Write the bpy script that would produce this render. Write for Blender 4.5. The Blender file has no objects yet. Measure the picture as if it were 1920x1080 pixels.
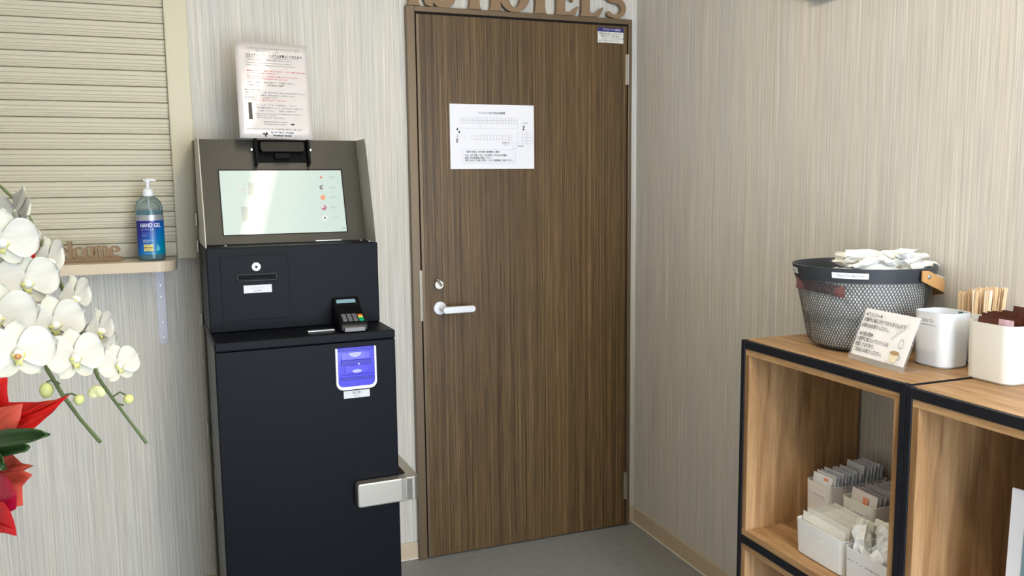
import bpy, bmesh, math, random
from mathutils import Vector, Matrix
random.seed(7)
C = bpy.context.scene.collection
PI = math.pi

# ------------------------------------------------------------------ camera
CAM = Vector((-1.6829, -3.0267, 1.4182))
RGT = Vector((0.93482, -0.35495, -0.01119)); UPV = Vector((0.05348, 0.10956, 0.99254)); FWD = Vector((0.35107, 0.92845, -0.1214))
FPX = 1583.0
cd = bpy.data.cameras.new('camera'); cam = bpy.data.objects.new('camera', cd); C.objects.link(cam)
m = Matrix.Identity(4)
for i in range(3):
    m[i][0] = RGT[i]; m[i][1] = UPV[i]; m[i][2] = -FWD[i]; m[i][3] = CAM[i]
cam.matrix_world = m
cd.sensor_width = 36; cd.lens = FPX/1920*36; cd.clip_start = .01
sc = bpy.context.scene; sc.camera = cam
sc.view_settings.view_transform = 'Standard'; sc.view_settings.look = 'None'
sc.view_settings.gamma = 1; sc.view_settings.use_curve_mapping = False
sc.view_settings.exposure = 0.08

def at(u, v, t):                       # point of the room seen in direction (u, v) at depth t
    return CAM + t*(FWD + RGT*((u-960)/FPX) - UPV*((v-540)/FPX))

# ------------------------------------------------------------------ world and lights
w = bpy.data.worlds.new('world'); sc.world = w; w.use_nodes = True
w.node_tree.nodes['Background'].inputs[0].default_value = (.76, .87, 1.0, 1)
w.node_tree.nodes['Background'].inputs[1].default_value = 14.0
CEIL = 2.45
YR = -4.4; XL = -3.3
WX0, WX1, WZ0, WZ1 = -1.5, -0.10, 0.05, 2.2      # glass front of the room, behind the camera
def area(name, loc, rot, sx, sy, energy, color, portal=False):
    l = bpy.data.lights.new(name, 'AREA'); l.shape = 'RECTANGLE'; l.size = sx; l.size_y = sy
    l.energy = energy; l.color = color
    if portal: l.cycles.is_portal = True
    o = bpy.data.objects.new(name, l); o.location = loc; o.rotation_euler = rot; C.objects.link(o); return o
area('window_portal', ((WX0+WX1)/2, YR-.02, (WZ0+WZ1)/2), (PI/2, 0, 0), WX1-WX0, WZ1-WZ0, 1, (1, 1, 1), True)

# ------------------------------------------------------------------ materials
MAT = {}
def mat(name, col, rough=.5, metal=0, coat=0, coat_r=.05, trans=0, alpha=1, emis=None, es=0, ior=1.45, spec=.5, sss=0):
    if name in MAT: return MAT[name]
    a = bpy.data.materials.new(name); a.use_nodes = True; b = a.node_tree.nodes['Principled BSDF']
    b.inputs['Base Color'].default_value = (*col, 1); b.inputs['Roughness'].default_value = rough
    b.inputs['Metallic'].default_value = metal; b.inputs['Coat Weight'].default_value = coat
    b.inputs['Coat Roughness'].default_value = coat_r; b.inputs['Transmission Weight'].default_value = trans
    b.inputs['Alpha'].default_value = alpha; b.inputs['IOR'].default_value = ior
    b.inputs['Specular IOR Level'].default_value = spec
    if sss:
        b.inputs['Subsurface Weight'].default_value = sss; b.inputs['Subsurface Radius'].default_value = (.01, .008, .006)
    if emis: b.inputs['Emission Color'].default_value = (*emis, 1); b.inputs['Emission Strength'].default_value = es
    MAT[name] = a; return a
def nodes(a): return a.node_tree.nodes, a.node_tree.links, a.node_tree.nodes['Principled BSDF']
def coords(a, scale, kind='Object'):
    n, l, b = nodes(a); t = n.new('ShaderNodeTexCoord'); mp = n.new('ShaderNodeMapping')
    mp.inputs['Scale'].default_value = scale; l.new(t.outputs[kind], mp.inputs[0]); return mp.outputs[0]
def noise(a, vec, scale=1, detail=3, rough=.5, dist=0):
    n, l, b = nodes(a); t = n.new('ShaderNodeTexNoise'); t.inputs['Scale'].default_value = scale
    t.inputs['Detail'].default_value = detail; t.inputs['Roughness'].default_value = rough; t.inputs['Distortion'].default_value = dist
    l.new(vec, t.inputs['Vector']); return t.outputs['Fac']
def ramp(a, fac, stops):
    n, l, b = nodes(a); r = n.new('ShaderNodeValToRGB'); e = r.color_ramp.elements
    while len(e) < len(stops): e.new(.5)
    for i, (p, c) in enumerate(stops): e[i].position = p; e[i].color = (*c, 1)
    l.new(fac, r.inputs[0]); return r.outputs[0]
def mix(a, f, x, y, mode='MIX'):
    n, l, b = nodes(a); k = n.new('ShaderNodeMix'); k.data_type = 'RGBA'; k.blend_type = mode
    if isinstance(f, float): k.inputs[0].default_value = f
    else: l.new(f, k.inputs[0])
    l.new(x, k.inputs[6]); l.new(y, k.inputs[7]); return k.outputs[2]
def bump(a, h, s, d=.001):
    n, l, b = nodes(a); k = n.new('ShaderNodeBump'); k.inputs['Strength'].default_value = s; k.inputs['Distance'].default_value = d
    l.new(h, k.inputs['Height']); l.new(k.outputs[0], b.inputs['Normal'])

# wallpaper: fine vertical fibres
WP = mat('wallpaper', (.6, .57, .5), .8, spec=.2)
n1 = noise(WP, coords(WP, (190, 190, 1.3)), 1, 3, .7)
n2 = noise(WP, coords(WP, (520, 520, 4.5)), 1, 2, .6)
n3 = noise(WP, coords(WP, (14, 14, .8)), 1, 2, .5)
c1 = ramp(WP, n1, [(.30, (.465, .45, .405)), (.45, (.58, .565, .515)), (.58, (.64, .625, .575)), (.74, (.78, .765, .71))])
c2 = ramp(WP, n2, [(.32, (.82, .82, .83)), (.5, (1, 1, 1)), (.68, (1.10, 1.10, 1.09))])
c3 = ramp(WP, n3, [(.3, (.96, .96, .99)), (.7, (1.03, 1.0, .97))])
cc = mix(WP, 1.0, mix(WP, 1.0, c1, c2, 'MULTIPLY'), c3, 'MULTIPLY')
nodes(WP)[1].new(cc, nodes(WP)[2].inputs['Base Color']); bump(WP, n1, .25, .0006)

# dark zebra veneer of the door
DV = mat('dark_veneer', (.1, .06, .03), .42, spec=.35)
v1 = noise(DV, coords(DV, (135, 135, .7)), 1, 4, .65, .25)
v2 = noise(DV, coords(DV, (300, 300, 6)), 1, 3, .6)
v3 = noise(DV, coords(DV, (12, 12, .3)), 1, 2, .5)
d1 = ramp(DV, v1, [(.30, (.048, .026, .010)), (.46, (.092, .055, .0225)), (.56, (.121, .075, .033)), (.72, (.19, .125, .063))])
d2 = ramp(DV, v2, [(.3, (.6, .6, .6)), (.5, (1, 1, 1)), (.7, (1.45, 1.42, 1.38))])
d3 = ramp(DV, v3, [(.35, (.86, .86, .86)), (.65, (1.1, 1.08, 1.04))])
nodes(DV)[1].new(mix(DV, 1.0, mix(DV, 1.0, d1, d2, 'MULTIPLY'), d3, 'MULTIPLY'), nodes(DV)[2].inputs['Base Color']); bump(DV, v2, .12, .0004)

def oak(name, sc_, plank_axis, plank_w, tone=1.0):
    a = mat(name, (.5, .33, .17), .48, spec=.35)
    g = noise(a, coords(a, tuple(x*1.0 for x in sc_)), 1, 5, .6, 1.1)
    h = noise(a, coords(a, tuple(x*6.5 for x in sc_)), 1, 3, .6)
    s = [0, 0, 0]; s[plank_axis] = 1/plank_w
    n, l, b = nodes(a); cell = n.new('ShaderNodeTexWhiteNoise'); cell.noise_dimensions = '3D'
    sn = n.new('ShaderNodeVectorMath'); sn.operation = 'FLOOR'; l.new(coords(a, tuple(s)), sn.inputs[0]); l.new(sn.outputs[0], cell.inputs['Vector'])
    t = tone
    col = ramp(a, g, [(.28, (.25*t, .13*t, .055*t)), (.42, (.45*t, .265*t, .125*t)), (.56, (.58*t, .365*t, .185*t)), (.74, (.72*t, .48*t, .27*t))])
    fine = ramp(a, h, [(.3, (.84, .82, .8)), (.6, (1.05, 1.05, 1.05))])
    pl = ramp(a, cell.outputs['Value'], [(0, (.80, .80, .82)), (1, (1.08, 1.07, 1.05))])
    out = mix(a, 1.0, mix(a, 1.0, col, fine, 'MULTIPLY'), pl, 'MULTIPLY')
    sx = n.new('ShaderNodeSeparateXYZ'); l.new(coords(a, tuple(s)), sx.inputs[0]); fr = n.new('ShaderNodeMath'); fr.operation = 'FRACT'; l.new(sx.outputs[plank_axis], fr.inputs[0])
    seam = ramp(a, fr.outputs[0], [(0, (.62, .58, .52)), (.012, (1, 1, 1)), (.992, (1, 1, 1)), (1, (.7, .66, .6))])
    # knots and cathedral figure
    wv = n.new('ShaderNodeTexWave'); wv.wave_type = 'RINGS'; wv.inputs['Scale'].default_value = 1.0; wv.inputs['Distortion'].default_value = 5; wv.inputs['Detail'].default_value = 2
    l.new(coords(a, tuple(x*.45 for x in sc_)), wv.inputs['Vector'])
    fig = ramp(a, wv.outputs['Fac'], [(0, (.86, .83, .79)), (.5, (1.02, 1.02, 1.02)), (1, (1.0, .99, .98))])
    l.new(mix(a, 1.0, mix(a, 1.0, out, seam, 'MULTIPLY'), fig, 'MULTIPLY'), b.inputs['Base Color']); return a
OAKV = oak('oak_vertical', (22, 22, 1.5), 0, .18, .98)
OAKH = oak('oak_top', (24, 2.2, 24), 0, .13, .86)
OAKS = oak('oak_side_end', (60, 3, 60), 0, 5)

FLO = mat('vinyl_floor', (.15, .15, .15), .55, spec=.4)
f1 = noise(FLO, coords(FLO, (30, 30, 30)), 1, 6, .7)
nodes(FLO)[1].new(ramp(FLO, f1, [(.35, (.225, .232, .236)), (.65, (.265, .272, .276))]), nodes(FLO)[2].inputs['Base Color'])
IV = mat('ivory_enamel', (.58, .54, .40), .42)
IV2 = mat('shutter_enamel', (.56, .52, .40), .45)
BASE = mat('beige_vinyl', (.56, .46, .33), .5)
CEILM = mat('ceiling_paper', (.75, .74, .71), .9)
FRM = mat('bronze_metal', (.15, .105, .062), .42, .35)
BLKGAP = mat('gap_black', (.006, .005, .005), .8)
KB = mat('charcoal_powder', (.0035, .0044, .0075), .47, spec=.14)
n_k = noise(KB, coords(KB, (900, 900, 900)), 1, 2); bump(KB, n_k, .1, .0003)
KP = mat('bronze_powder', (.040, .038, .031), .40, spec=.4)
KS = mat('grey_side_powder', (.42, .40, .35), .4)
KE = mat('dark_edge', (.03, .03, .028), .4)
BLK = mat('black_plastic', (.004, .004, .005), .35, spec=.25)
BLKM = mat('black_matt', (.006, .006, .0065), .7, spec=.15)
SIL = mat('brushed_silver', (.55, .55, .55), .35, .9)
LBL = mat('silver_label', (.62, .63, .66), .4)
NIC = mat('satin_nickel', (.47, .44, .39), .36, .85)
CHR = mat('chrome', (.8, .78, .75), .12, 1)
ALU = mat('silver_paint', (.74, .75, .78), .32, .25)
WHT = mat('white_plastic', (.80, .81, .83), .38)
WHT2 = mat('white_box_plastic', (.78, .79, .80), .42, sss=.0)
WARMW = mat('warm_white_box', (.74, .735, .70), .45)
PAP = mat('paper', (.80, .80, .86), .7)
LAM = mat('laminated_paper', (.60, .56, .555), .5, coat=1, coat_r=.07)
INK = mat('ink', (.02, .02, .02), .6)
INKG = mat('grey_ink', (.25, .25, .27), .6)
INKL = mat('pale_ink', (.45, .45, .48), .6)
INKR = mat('red_ink', (.62, .16, .17), .6)
MDF = mat('brown_mdf', (.235, .15, .08), .6)
BLU = mat('blue_lit_plastic', (.02, .012, .45), .3, coat=.2, emis=(.025, .012, .55), es=.3)
BLU2 = mat('deep_blue_plastic', (.01, .005, .30), .3, emis=(.01, .0, .3), es=.35)
BLU3 = mat('pale_blue_symbol', (.3, .3, .75), .4, emis=(.25, .25, .8), es=.6)
STL = mat('black_steel', (.0055, .0065, .011), .5, spec=.4)
BSK = mat('slate_steel', (.036, .042, .052), .42)
LEA = mat('tan_leather', (.50, .27, .10), .55)
LEE = mat('pale_wood_edge', (.72, .55, .38), .6)
CLEAR = mat('clear_acrylic', (.92, .94, .94), .04, alpha=.09)
FILM = mat('clear_film', (.9, .9, .88), .3, alpha=.55)
SACH = mat('white_sachet', (.88, .88, .85), .38)
BROWN = mat('brown_foil', (.085, .025, .015), .28)
PINK = mat('pink_foil', (.62, .42, .50), .28)
GRT = mat('green_foil', (.02, .07, .055), .35)
REDF = mat('red_brown_print', (.17, .075, .075), .5)
STICK = mat('birch_stick', (.66, .46, .27), .65)
STICK2 = mat('birch_stick_pale', (.78, .64, .47), .65)
PACK = mat('pale_blue_packet', (.76, .80, .88), .5)
PACKG = mat('grey_packet', (.66, .63, .64), .5)
PACKW = mat('milky_packet', (.82, .81, .77), .45)
ORG = mat('orange_print', (.75, .30, .20), .6)

# ------------------------------------------------------------------ geometry helpers
def new(): return bmesh.new()
def box(bm, x0, x1, y0, y1, z0, z1):
    vs = [bm.verts.new((x, y, z)) for x in (x0, x1) for y in (y0, y1) for z in (z0, z1)]
    for f in ((0, 1, 3, 2), (4, 6, 7, 5), (0, 4, 5, 1), (2, 3, 7, 6), (0, 2, 6, 4), (1, 5, 7, 3)):
        bm.faces.new([vs[i] for i in f])
    return vs
def prism(bm, pts, a0, a1, axis=1):
    """closed outline extruded along an axis: outline given in the two other axes, in order"""
    def P(p, a):
        if axis == 1: return (p[0], a, p[1])
        if axis == 0: return (a, p[0], p[1])
        return (p[0], p[1], a)
    A = [bm.verts.new(P(p, a0)) for p in pts]; B = [bm.verts.new(P(p, a1)) for p in pts]
    n = len(pts); bm.faces.new(A); bm.faces.new(B[::-1])
    for i in range(n): bm.faces.new((A[i], B[i], B[(i+1) % n], A[(i+1) % n]))
def lathe(bm, prof, seg=32, cx=0, cy=0, sx=1, sy=1, cap=True):
    rings = []
    for r, z in prof:
        rings.append([bm.verts.new((cx+sx*r*math.cos(2*PI*k/seg), cy+sy*r*math.sin(2*PI*k/seg), z)) for k in range(seg)])
    for a, b in zip(rings, rings[1:]):
        for k in range(seg): bm.faces.new((a[k], a[(k+1) % seg], b[(k+1) % seg], b[k]))
    if cap: bm.faces.new(rings[0][::-1]); bm.faces.new(rings[-1])
def tube(bm, pts, rad, seg=8, taper=None):
    pts = [Vector(p) for p in pts]; rings = []
    for i, p in enumerate(pts):
        d = (pts[min(i+1, len(pts)-1)]-pts[max(i-1, 0)]).normalized()
        a = d.cross(Vector((.13, .27, 1))).normalized(); b = d.cross(a)
        r = rad[i] if isinstance(rad, (list, tuple)) else rad
        rings.append([bm.verts.new(p+r*(a*math.cos(2*PI*k/seg)+b*math.sin(2*PI*k/seg))) for k in range(seg)])
    for a, b in zip(rings, rings[1:]):
        for k in range(seg): bm.faces.new((a[k], a[(k+1) % seg], b[(k+1) % seg], b[k]))
    bm.faces.new(rings[0][::-1]); bm.faces.new(rings[-1])
def rrect(x0, x1, y0, y1, r, n=5, corners=(1, 1, 1, 1)):
    out = []
    for q, (cx, cy, a) in enumerate(((x1-r, y1-r, 0), (x0+r, y1-r, PI/2), (x0+r, y0+r, PI), (x1-r, y0+r, 1.5*PI))):
        if corners[q]:
            for k in range(n+1): out.append((cx+r*math.cos(a+k*PI/2/n), cy+r*math.sin(a+k*PI/2/n)))
        else: out.append(((x1, y1), (x0, y1), (x0, y0), (x1, y0))[q])
    return out
def stroke(bm, pts, wid, y0, y1):
    """flat pen stroke in x-z, extruded in y"""
    P = [Vector(p) for p in pts]; L = []; Rr = []
    for i, p in enumerate(P):
        d = (P[min(i+1, len(P)-1)]-P[max(i-1, 0)]).normalized(); n = Vector((-d.y, d.x)); q = wid[i] if isinstance(wid, (list, tuple)) else wid
        L.append(p+n*q/2); Rr.append(p-n*q/2)
    V = [[bm.verts.new((a.x, y, a.y)) for y in (y0, y1)] for a in L]; W_ = [[bm.verts.new((a.x, y, a.y)) for y in (y0, y1)] for a in Rr]
    for i in range(len(P)-1):
        bm.faces.new((V[i][0], V[i+1][0], W_[i+1][0], W_[i][0])); bm.faces.new((V[i][1], W_[i][1], W_[i+1][1], V[i+1][1]))
        bm.faces.new((V[i][0], V[i][1], V[i+1][1], V[i+1][0])); bm.faces.new((W_[i][0], W_[i+1][0], W_[i+1][1], W_[i][1]))
    bm.faces.new((V[0][0], W_[0][0], W_[0][1], V[0][1])); bm.faces.new((V[-1][0], V[-1][1], W_[-1][1], W_[-1][0]))

WM = {}                                   # world matrices of the roots
def wmat(o): return WM.get(o.name, Matrix.Identity(4)) if o else Matrix.Identity(4)
def obj(name, bm, ma, parent=None, world=False, bevel=0, smooth=False, me=None, mtx=None):
    if me is None:
        me = bpy.data.meshes.new(name)
        bmesh.ops.recalc_face_normals(bm, faces=bm.faces)
        bm.to_mesh(me); bm.free()
    if mtx is not None: me.transform(mtx)
    o = bpy.data.objects.new(name, me)
    if ma and not me.materials: me.materials.append(ma)
    C.objects.link(o)
    if parent:
        o.parent = parent
        if world: me.transform(wmat(parent).inverted())
        WM[o.name] = wmat(parent)
    if smooth:
        for p in me.polygons: p.use_smooth = True
        me.update()
        try: me.set_sharp_from_angle(angle=math.radians(35))
        except Exception: pass
    if bevel:
        b = o.modifiers.new('bevel', 'BEVEL'); b.width = bevel; b.segments = 2; b.limit_method = 'ANGLE'; b.angle_limit = .7
    return o
def tag(o, label=None, cat=None, group=None, kind=None):
    if label: o['label'] = label
    if cat: o['category'] = cat
    if group: o['group'] = group
    if kind: o['kind'] = kind
    return o
def thing(name, label, cat, loc=(0, 0, 0), rz=0, group=None, kind=None, mtx=None):
    o = bpy.data.objects.new(name, None); C.objects.link(o); o.empty_display_size = .05
    M_ = mtx if mtx is not None else Matrix.Translation(loc) @ Matrix.Rotation(rz, 4, 'Z')
    o.matrix_world = M_; WM[o.name] = M_.copy()
    return tag(o, label, cat, group, kind)
def solo(name, bm, ma, label, cat, group=None, bevel=0, smooth=False, kind=None):
    """a thing that is one mesh, built in world coordinates; the origin goes to the middle of its foot"""
    me = bpy.data.meshes.new(name); bmesh.ops.recalc_face_normals(bm, faces=bm.faces); bm.to_mesh(me); bm.free()
    xs = [v.co.x for v in me.vertices]; ys = [v.co.y for v in me.vertices]; zs = [v.co.z for v in me.vertices]
    c = Vector(((min(xs)+max(xs))/2, (min(ys)+max(ys))/2, min(zs))); me.transform(Matrix.Translation(-c))
    o = obj(name, None, ma, None, me=me, bevel=bevel, smooth=smooth); o.location = c; WM[o.name] = Matrix.Translation(c)
    return tag(o, label, cat, group, kind)
def frame(o, x, y):
    """matrix whose local x and y run along the given world directions"""
    x = Vector(x).normalized(); z = x.cross(Vector(y)).normalized(); y = z.cross(x)
    M_ = Matrix.Identity(4)
    for i in range(3): M_[i][0] = x[i]; M_[i][1] = y[i]; M_[i][2] = z[i]; M_[i][3] = o[i]
    return M_
def text(body, size, ma, parent, org, xd, yd, align='LEFT', width=None, name='lettering', bold=0, world=True, lift=.0006, bend=None, ext=0):
    cu = bpy.data.curves.new('t', 'FONT'); cu.body = body; cu.size = size; cu.align_x = align; cu.offset = bold; cu.resolution_u = 2; cu.extrude = ext
    o = bpy.data.objects.new('t', cu); C.objects.link(o); bpy.context.view_layer.update()
    me = bpy.data.meshes.new_from_object(o.evaluated_get(bpy.context.evaluated_depsgraph_get()))
    bpy.data.objects.remove(o); bpy.data.curves.remove(cu); me.name = name
    if width:
        xs = [v.co.x for v in me.vertices]; s = width/(max(xs)-min(xs)); me.transform(Matrix.Diagonal((s, 1, 1, 1)))
    if bend:
        for v in me.vertices: v.co = bend(v.co)
    else:
        M_ = frame(Vector(org), xd, yd); M_ = M_ @ Matrix.Translation((0, 0, lift)); me.transform(M_)
    me.materials.clear()
    return obj(name, None, ma, parent, world=world, me=me)
def quadmesh(bm, M_, x0, x1, y0, y1, z=0):
    vs = [bm.verts.new(M_ @ Vector(p)) for p in ((x0, y0, z), (x1, y0, z), (x1, y1, z), (x0, y1, z))]; bm.faces.new(vs)
def outline(bm, M_, x0, x1, y0, y1, t, z=0):
    quadmesh(bm, M_, x0, x1, y0, y0+t, z); quadmesh(bm, M_, x0, x1, y1-t, y1, z); quadmesh(bm, M_, x0, x0+t, y0, y1, z); quadmesh(bm, M_, x1-t, x1, y0, y1, z)
def disc(bm, M_, cx, cy, r, z=0, n=24, ry=None):
    bm.faces.new([bm.verts.new(M_ @ Vector((cx+r*math.cos(2*PI*k/n), cy+(ry or r)*math.sin(2*PI*k/n), z))) for k in range(n)])
def outbox(x0, x1, y0, y1, z0, z1):
    b = new(); box(b, x0, x1, y0, y1, z0, z1); return b

# ------------------------------------------------------------------ room shell
def struct(name, bm, ma, bevel=0): o = obj(name, bm, ma, bevel=bevel); o['kind'] = 'structure'; return o
struct('floor', outbox(XL-.1, .1, YR-.1, .1, -.1, 0), FLO)
struct('ceiling', outbox(XL-.1, .1, YR-.1, .1, CEIL, CEIL+.1), CEILM)
struct('wall_back', outbox(XL-.1, .1, 0, .1, 0, CEIL), WP)
struct('wall_right', outbox(0, .1, YR-.1, 0, 0, CEIL), WP)
struct('wall_left', outbox(XL-.1, XL, YR-.1, 0, 0, CEIL), WP)
b = new(); box(b, XL, WX0, YR-.1, YR, 0, CEIL); box(b, WX1, 0, YR-.1, YR, 0, CEIL); box(b, WX0, WX1, YR-.1, YR, 0, WZ0); box(b, WX0, WX1, YR-.1, YR, WZ1, CEIL)
struct('wall_front', b, WP)
wn = tag(bpy.data.objects.new('window_1', None), kind='structure'); C.objects.link(wn)
b = new()
for x in (WX0, (WX0+WX1)/2-.02, WX1-.04): box(b, x, x+.04, YR-.07, YR-.02, WZ0, WZ1)
box(b, WX0, WX1, YR-.07, YR-.02, WZ0, WZ0+.05); box(b, WX0, WX1, YR-.07, YR-.02, WZ1-.05, WZ1)
obj('window_frame', b, ALU, wn)
HB = .067
b = new(); box(b, -.0372, 0, -.008, 0, .001, HB); box(b, XL, -.9368, -.008, 0, .001, HB); struct('baseboard_back', b, BASE, .002)
struct('baseboard_right', outbox(-.008, 0, YR, -.008, .001, HB), BASE, .002)
struct('baseboard_left', outbox(XL, XL+.008, YR, -.008, .001, HB), BASE, .002)

CAULK = mat('white_sealant', (.78, .76, .70), .5)
struct('trim_1', outbox(-.0125, -.008, YR, -.008, .001, .004), CAULK); struct('trim_2', outbox(XL, -.9368, -.0115, -.008, .001, .004), CAULK)

# ceiling tube lamp (seen only as the bright streak mirrored in the notice and the screen)
lx = -1.205
t = thing('ceiling_light', 'long white linear lamp mounted on the ceiling in front of the kiosk', 'lamp', (lx, -2.0, CEIL))
obj('housing', outbox(lx-.07, lx+.07, -3.15, -.85, CEIL-.03, CEIL-.002), WHT, t, world=True, bevel=.004)
b = new(); box(b, lx-.030, lx+.030, -3.13, -.87, CEIL-.055, CEIL-.031)
obj('diffuser', b, mat('lamp_diffuser', (.9, .9, .85), .5, emis=(1, .83, .56), es=38), t, world=True, bevel=.008)
t = thing('ceiling_light', 'unseen white linear lamp added on the ceiling behind the viewer to brighten the right wall', 'lamp', (-.75, -3.7, CEIL))  # unseen extra lamp, added to lift the right wall and shelf
obj('housing', outbox(-.82, -.68, -4.3, -3.1, CEIL-.03, CEIL-.002), WHT, t, world=True, bevel=.004)
obj('diffuser', outbox(-.795, -.705, -4.28, -3.12, CEIL-.055, CEIL-.031), mat('added_lamp_diffuser', (.9, .9, .85), .5, emis=(1, .88, .68), es=66), t, world=True, bevel=.008)

# ------------------------------------------------------------------ door
d = thing('door_1', None, None, (-.487, -.02, 0), kind='structure')
xL, xR, H = -.9368, -.0372, 2.05
b = new()
box(b, xL, -.906, -.03, -.001, 0, H); obj('door_jamb', b, FRM, d, world=True, bevel=.0015)
b = new(); box(b, -.0525, xR, -.03, -.001, 0, H); obj('door_jamb', b, FRM, d, world=True, bevel=.0015)
b = new(); box(b, -.906, -.0525, -.03, -.001, H-.019, H); obj('door_head', b, FRM, d, world=True, bevel=.0015)
obj('door_gap', outbox(-.906, -.0525, -.012, -.001, 0, H-.019), BLKGAP, d, world=True)
obj('door_leaf', outbox(-.889, -.0575, -.026, -.0125, .006, 2.0235), DV, d, world=True, bevel=.001)
obj('edge_strip', outbox(-.9008, -.889, -.0262, -.0125, .006, 2.0235), FRM, d, world=True, bevel=.0008)
for z in (1.86, .173):
    b = new(); box(b, -.064, -.0565, -.0295, -.0262, z-.058, z+.058); box(b, -.0565, -.0515, -.034, -.024, z-.058, z+.058); obj('hinge', b, NIC, d, world=True, bevel=.001)
b = new(); box(b, -.913, -.9015, -.0325, -.03, .922, 1.111); obj('strike_plate', b, mat('strike_bronze', (.26, .225, .18), .35, .6), d, world=True, bevel=.001)
# lever handle
def cyl_y(bm, cx, cz, r, y0, y1, n=28, r2=None):
    A = [bm.verts.new((cx+r*math.cos(2*PI*k/n), y0, cz+r*math.sin(2*PI*k/n))) for k in range(n)]
    q = r2 or r; B = [bm.verts.new((cx+q*math.cos(2*PI*k/n), y1, cz+q*math.sin(2*PI*k/n))) for k in range(n)]
    bm.faces.new(A); bm.faces.new(B[::-1])
    for k in range(n): bm.faces.new((A[k], B[k], B[(k+1) % n], A[(k+1) % n]))
b = new()
pts = rrect(-.841, -.715, .9515, .977, .0125, 6); prism(b, pts, -.088, -.074, 1); cyl_y(b, -.831, .964, .009, -.08, -.03)
hd = obj('door_handle', b, ALU, d, world=True, bevel=.003, smooth=True)
b = new(); cyl_y(b, -.836, .966, .024, -.0335, -.026, r2=.026); obj('rosette', b, ALU, hd, world=True, bevel=.002, smooth=True)
b = new(); cyl_y(b, -.838, 1.054, .0175, -.034, -.026, r2=.019); dl = obj('deadbolt', b, NIC, d, world=True, bevel=.002, smooth=True)
b = new(); prism(b, [(-.834, 1.047), (-.828, 1.054), (-.846, 1.078), (-.853, 1.075), (-.851, 1.068)], -.047, -.0335); obj('thumb_turn', b, CHR, dl, world=True, bevel=.002)

# sheets on the door
def sheet_xz(name, x0, x1, z0, z1, y, ma, label, cat, th=.0008):
    t_ = thing(name, label, cat, ((x0+x1)/2, y, z0)); obj('paper_sheet', outbox(x0, x1, y, y+th, z0, z1), ma, t_, world=True); return t_
X, Z = (1, 0, 0), (0, 0, 1)
fp = sheet_xz('floor_plan_notice', -.784, -.4535, 1.4775, 1.713, -.0285, PAP, 'white landscape sheet with a parking plan taped to the brown door', 'notice')
MX = frame(Vector((-.784, -.0288, 1.4775)), X, Z)
W_, H_ = .3305, .2355
def mp(px, py): return px*W_, (1-py)*H_
b = new()
def cells(x0, x1, y0, y1, n):
    for k in range(n):
        a0, b0 = mp(x0+(x1-x0)*k/n, y1); a1, b1 = mp(x0+(x1-x0)*(k+1)/n, y0); outline(b, MX, a0, a1, b0, b1, .0006, .0003)
cells(.115, .80, .20, .245, 19); cells(.115, .80, .245, .29, 19)
cells(.25, .73, .47, .545, 13); cells(.13, .175, .47, .53, 1); cells(.68, .72, .50, .56, 1)
for k in range(4): cells(.86, .98, .41+.05*k, .455+.05*k, 1)
cells(.115, .80, .29, .37, 1); cells(.14, .77, .70, .915, 1); cells(.735, .785, .58, .68, 1); cells(.80, .85, .43, .60, 1)
obj('printed_plan', b, INKL, fp, world=True)
for (px, py) in ((.085, .385), (.107, .43), (.875, .335), (.872, .375)):
    a, c = mp(px, py); b = new(); b.faces.new([b.verts.new(MX @ Vector(p)) for p in ((a-.005, c-.003, .0004), (a+.004, c-.004, .0004), (a+.001, c+.006, .0004))])
    obj('printed_arrow', b, INK, fp, world=True)
def ptxt(s, px, py, sz, ma=INK, wd=None, al='LEFT', bold=0):
    a, c = mp(px, py); text(s, sz, ma, fp, MX @ Vector((a, c, 0)), X, Z, al, wd, bold=bold)
ptxt('アールジェイホテル周辺の駐車図', .33, .145, .0085, wd=.105, bold=.0001)
ptxt('お車でお越しのお客様へ駐車場のご案内', .18, .745, .0085, wd=.13, bold=.0001)
ptxt('①②、③④ 号室、①⑤、⑥⑦号室へご宿泊のお客様は', .165, .80, .0085, wd=.165, bold=.0001)
ptxt('指定番号の駐車場に駐車ください。', .165, .84, .0085, wd=.105, bold=.0001)
ptxt('お車１台以上でお越しの際は、となりの駐車場をご利用ください。', .165, .88, .0085, wd=.19, bold=.0001)
ptxt('※', .345, .345, .007); ptxt('駐車場出入口', .61, .60, .006, wd=.03); ptxt('入口はこちら', .62, .63, .005, INKG, wd=.025); ptxt('駐車場', .865, .29, .006, INKG, wd=.02); ptxt('専用通路', .80, .65, .006, wd=.022)
for k, s in enumerate('①②③④'): ptxt(s, .90, .445+.05*k, .007, INKG)
a, c = mp(.082, .46); text('入口通路', .008, INK, fp, MX @ Vector((a, c, 0)), (-.15, 0, -1), (1, 0, -.15), bold=.0001)
st = sheet_xz('door_sticker', -.185, -.0745, 1.958, 2.0145, -.0275, mat('sticker', (.72, .72, .66), .4), 'small white sticker with a navy heading at the top corner of the door', 'sticker')
b = new(); MS = frame(Vector((-.185, -.0277, 1.958)), X, Z); quadmesh(b, MS, 0, .1105, .041, .0565, .0002); obj('navy_heading', b, mat('navy', (.02, .02, .16), .4), st, world=True)
text('ドアクローザー注意事項', .010, mat('white_ink', (.85, .85, .85), .5), st, MS @ Vector((.02, .0455, .0003)), X, Z, wd if False else 'LEFT', .075)
for k, s in enumerate(('●開閉速度は季節により変化します。', '　調整弁をまわして速度を調整して', '　ください。ゆるめすぎに注意', '●ドアに物をはさまないでください。')):
    text(s, .0078, INK, st, MS @ Vector((.006, .031-.0088*k, 0)), X, Z, 'LEFT', .098 if k % 2 == 0 else .088)

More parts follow.
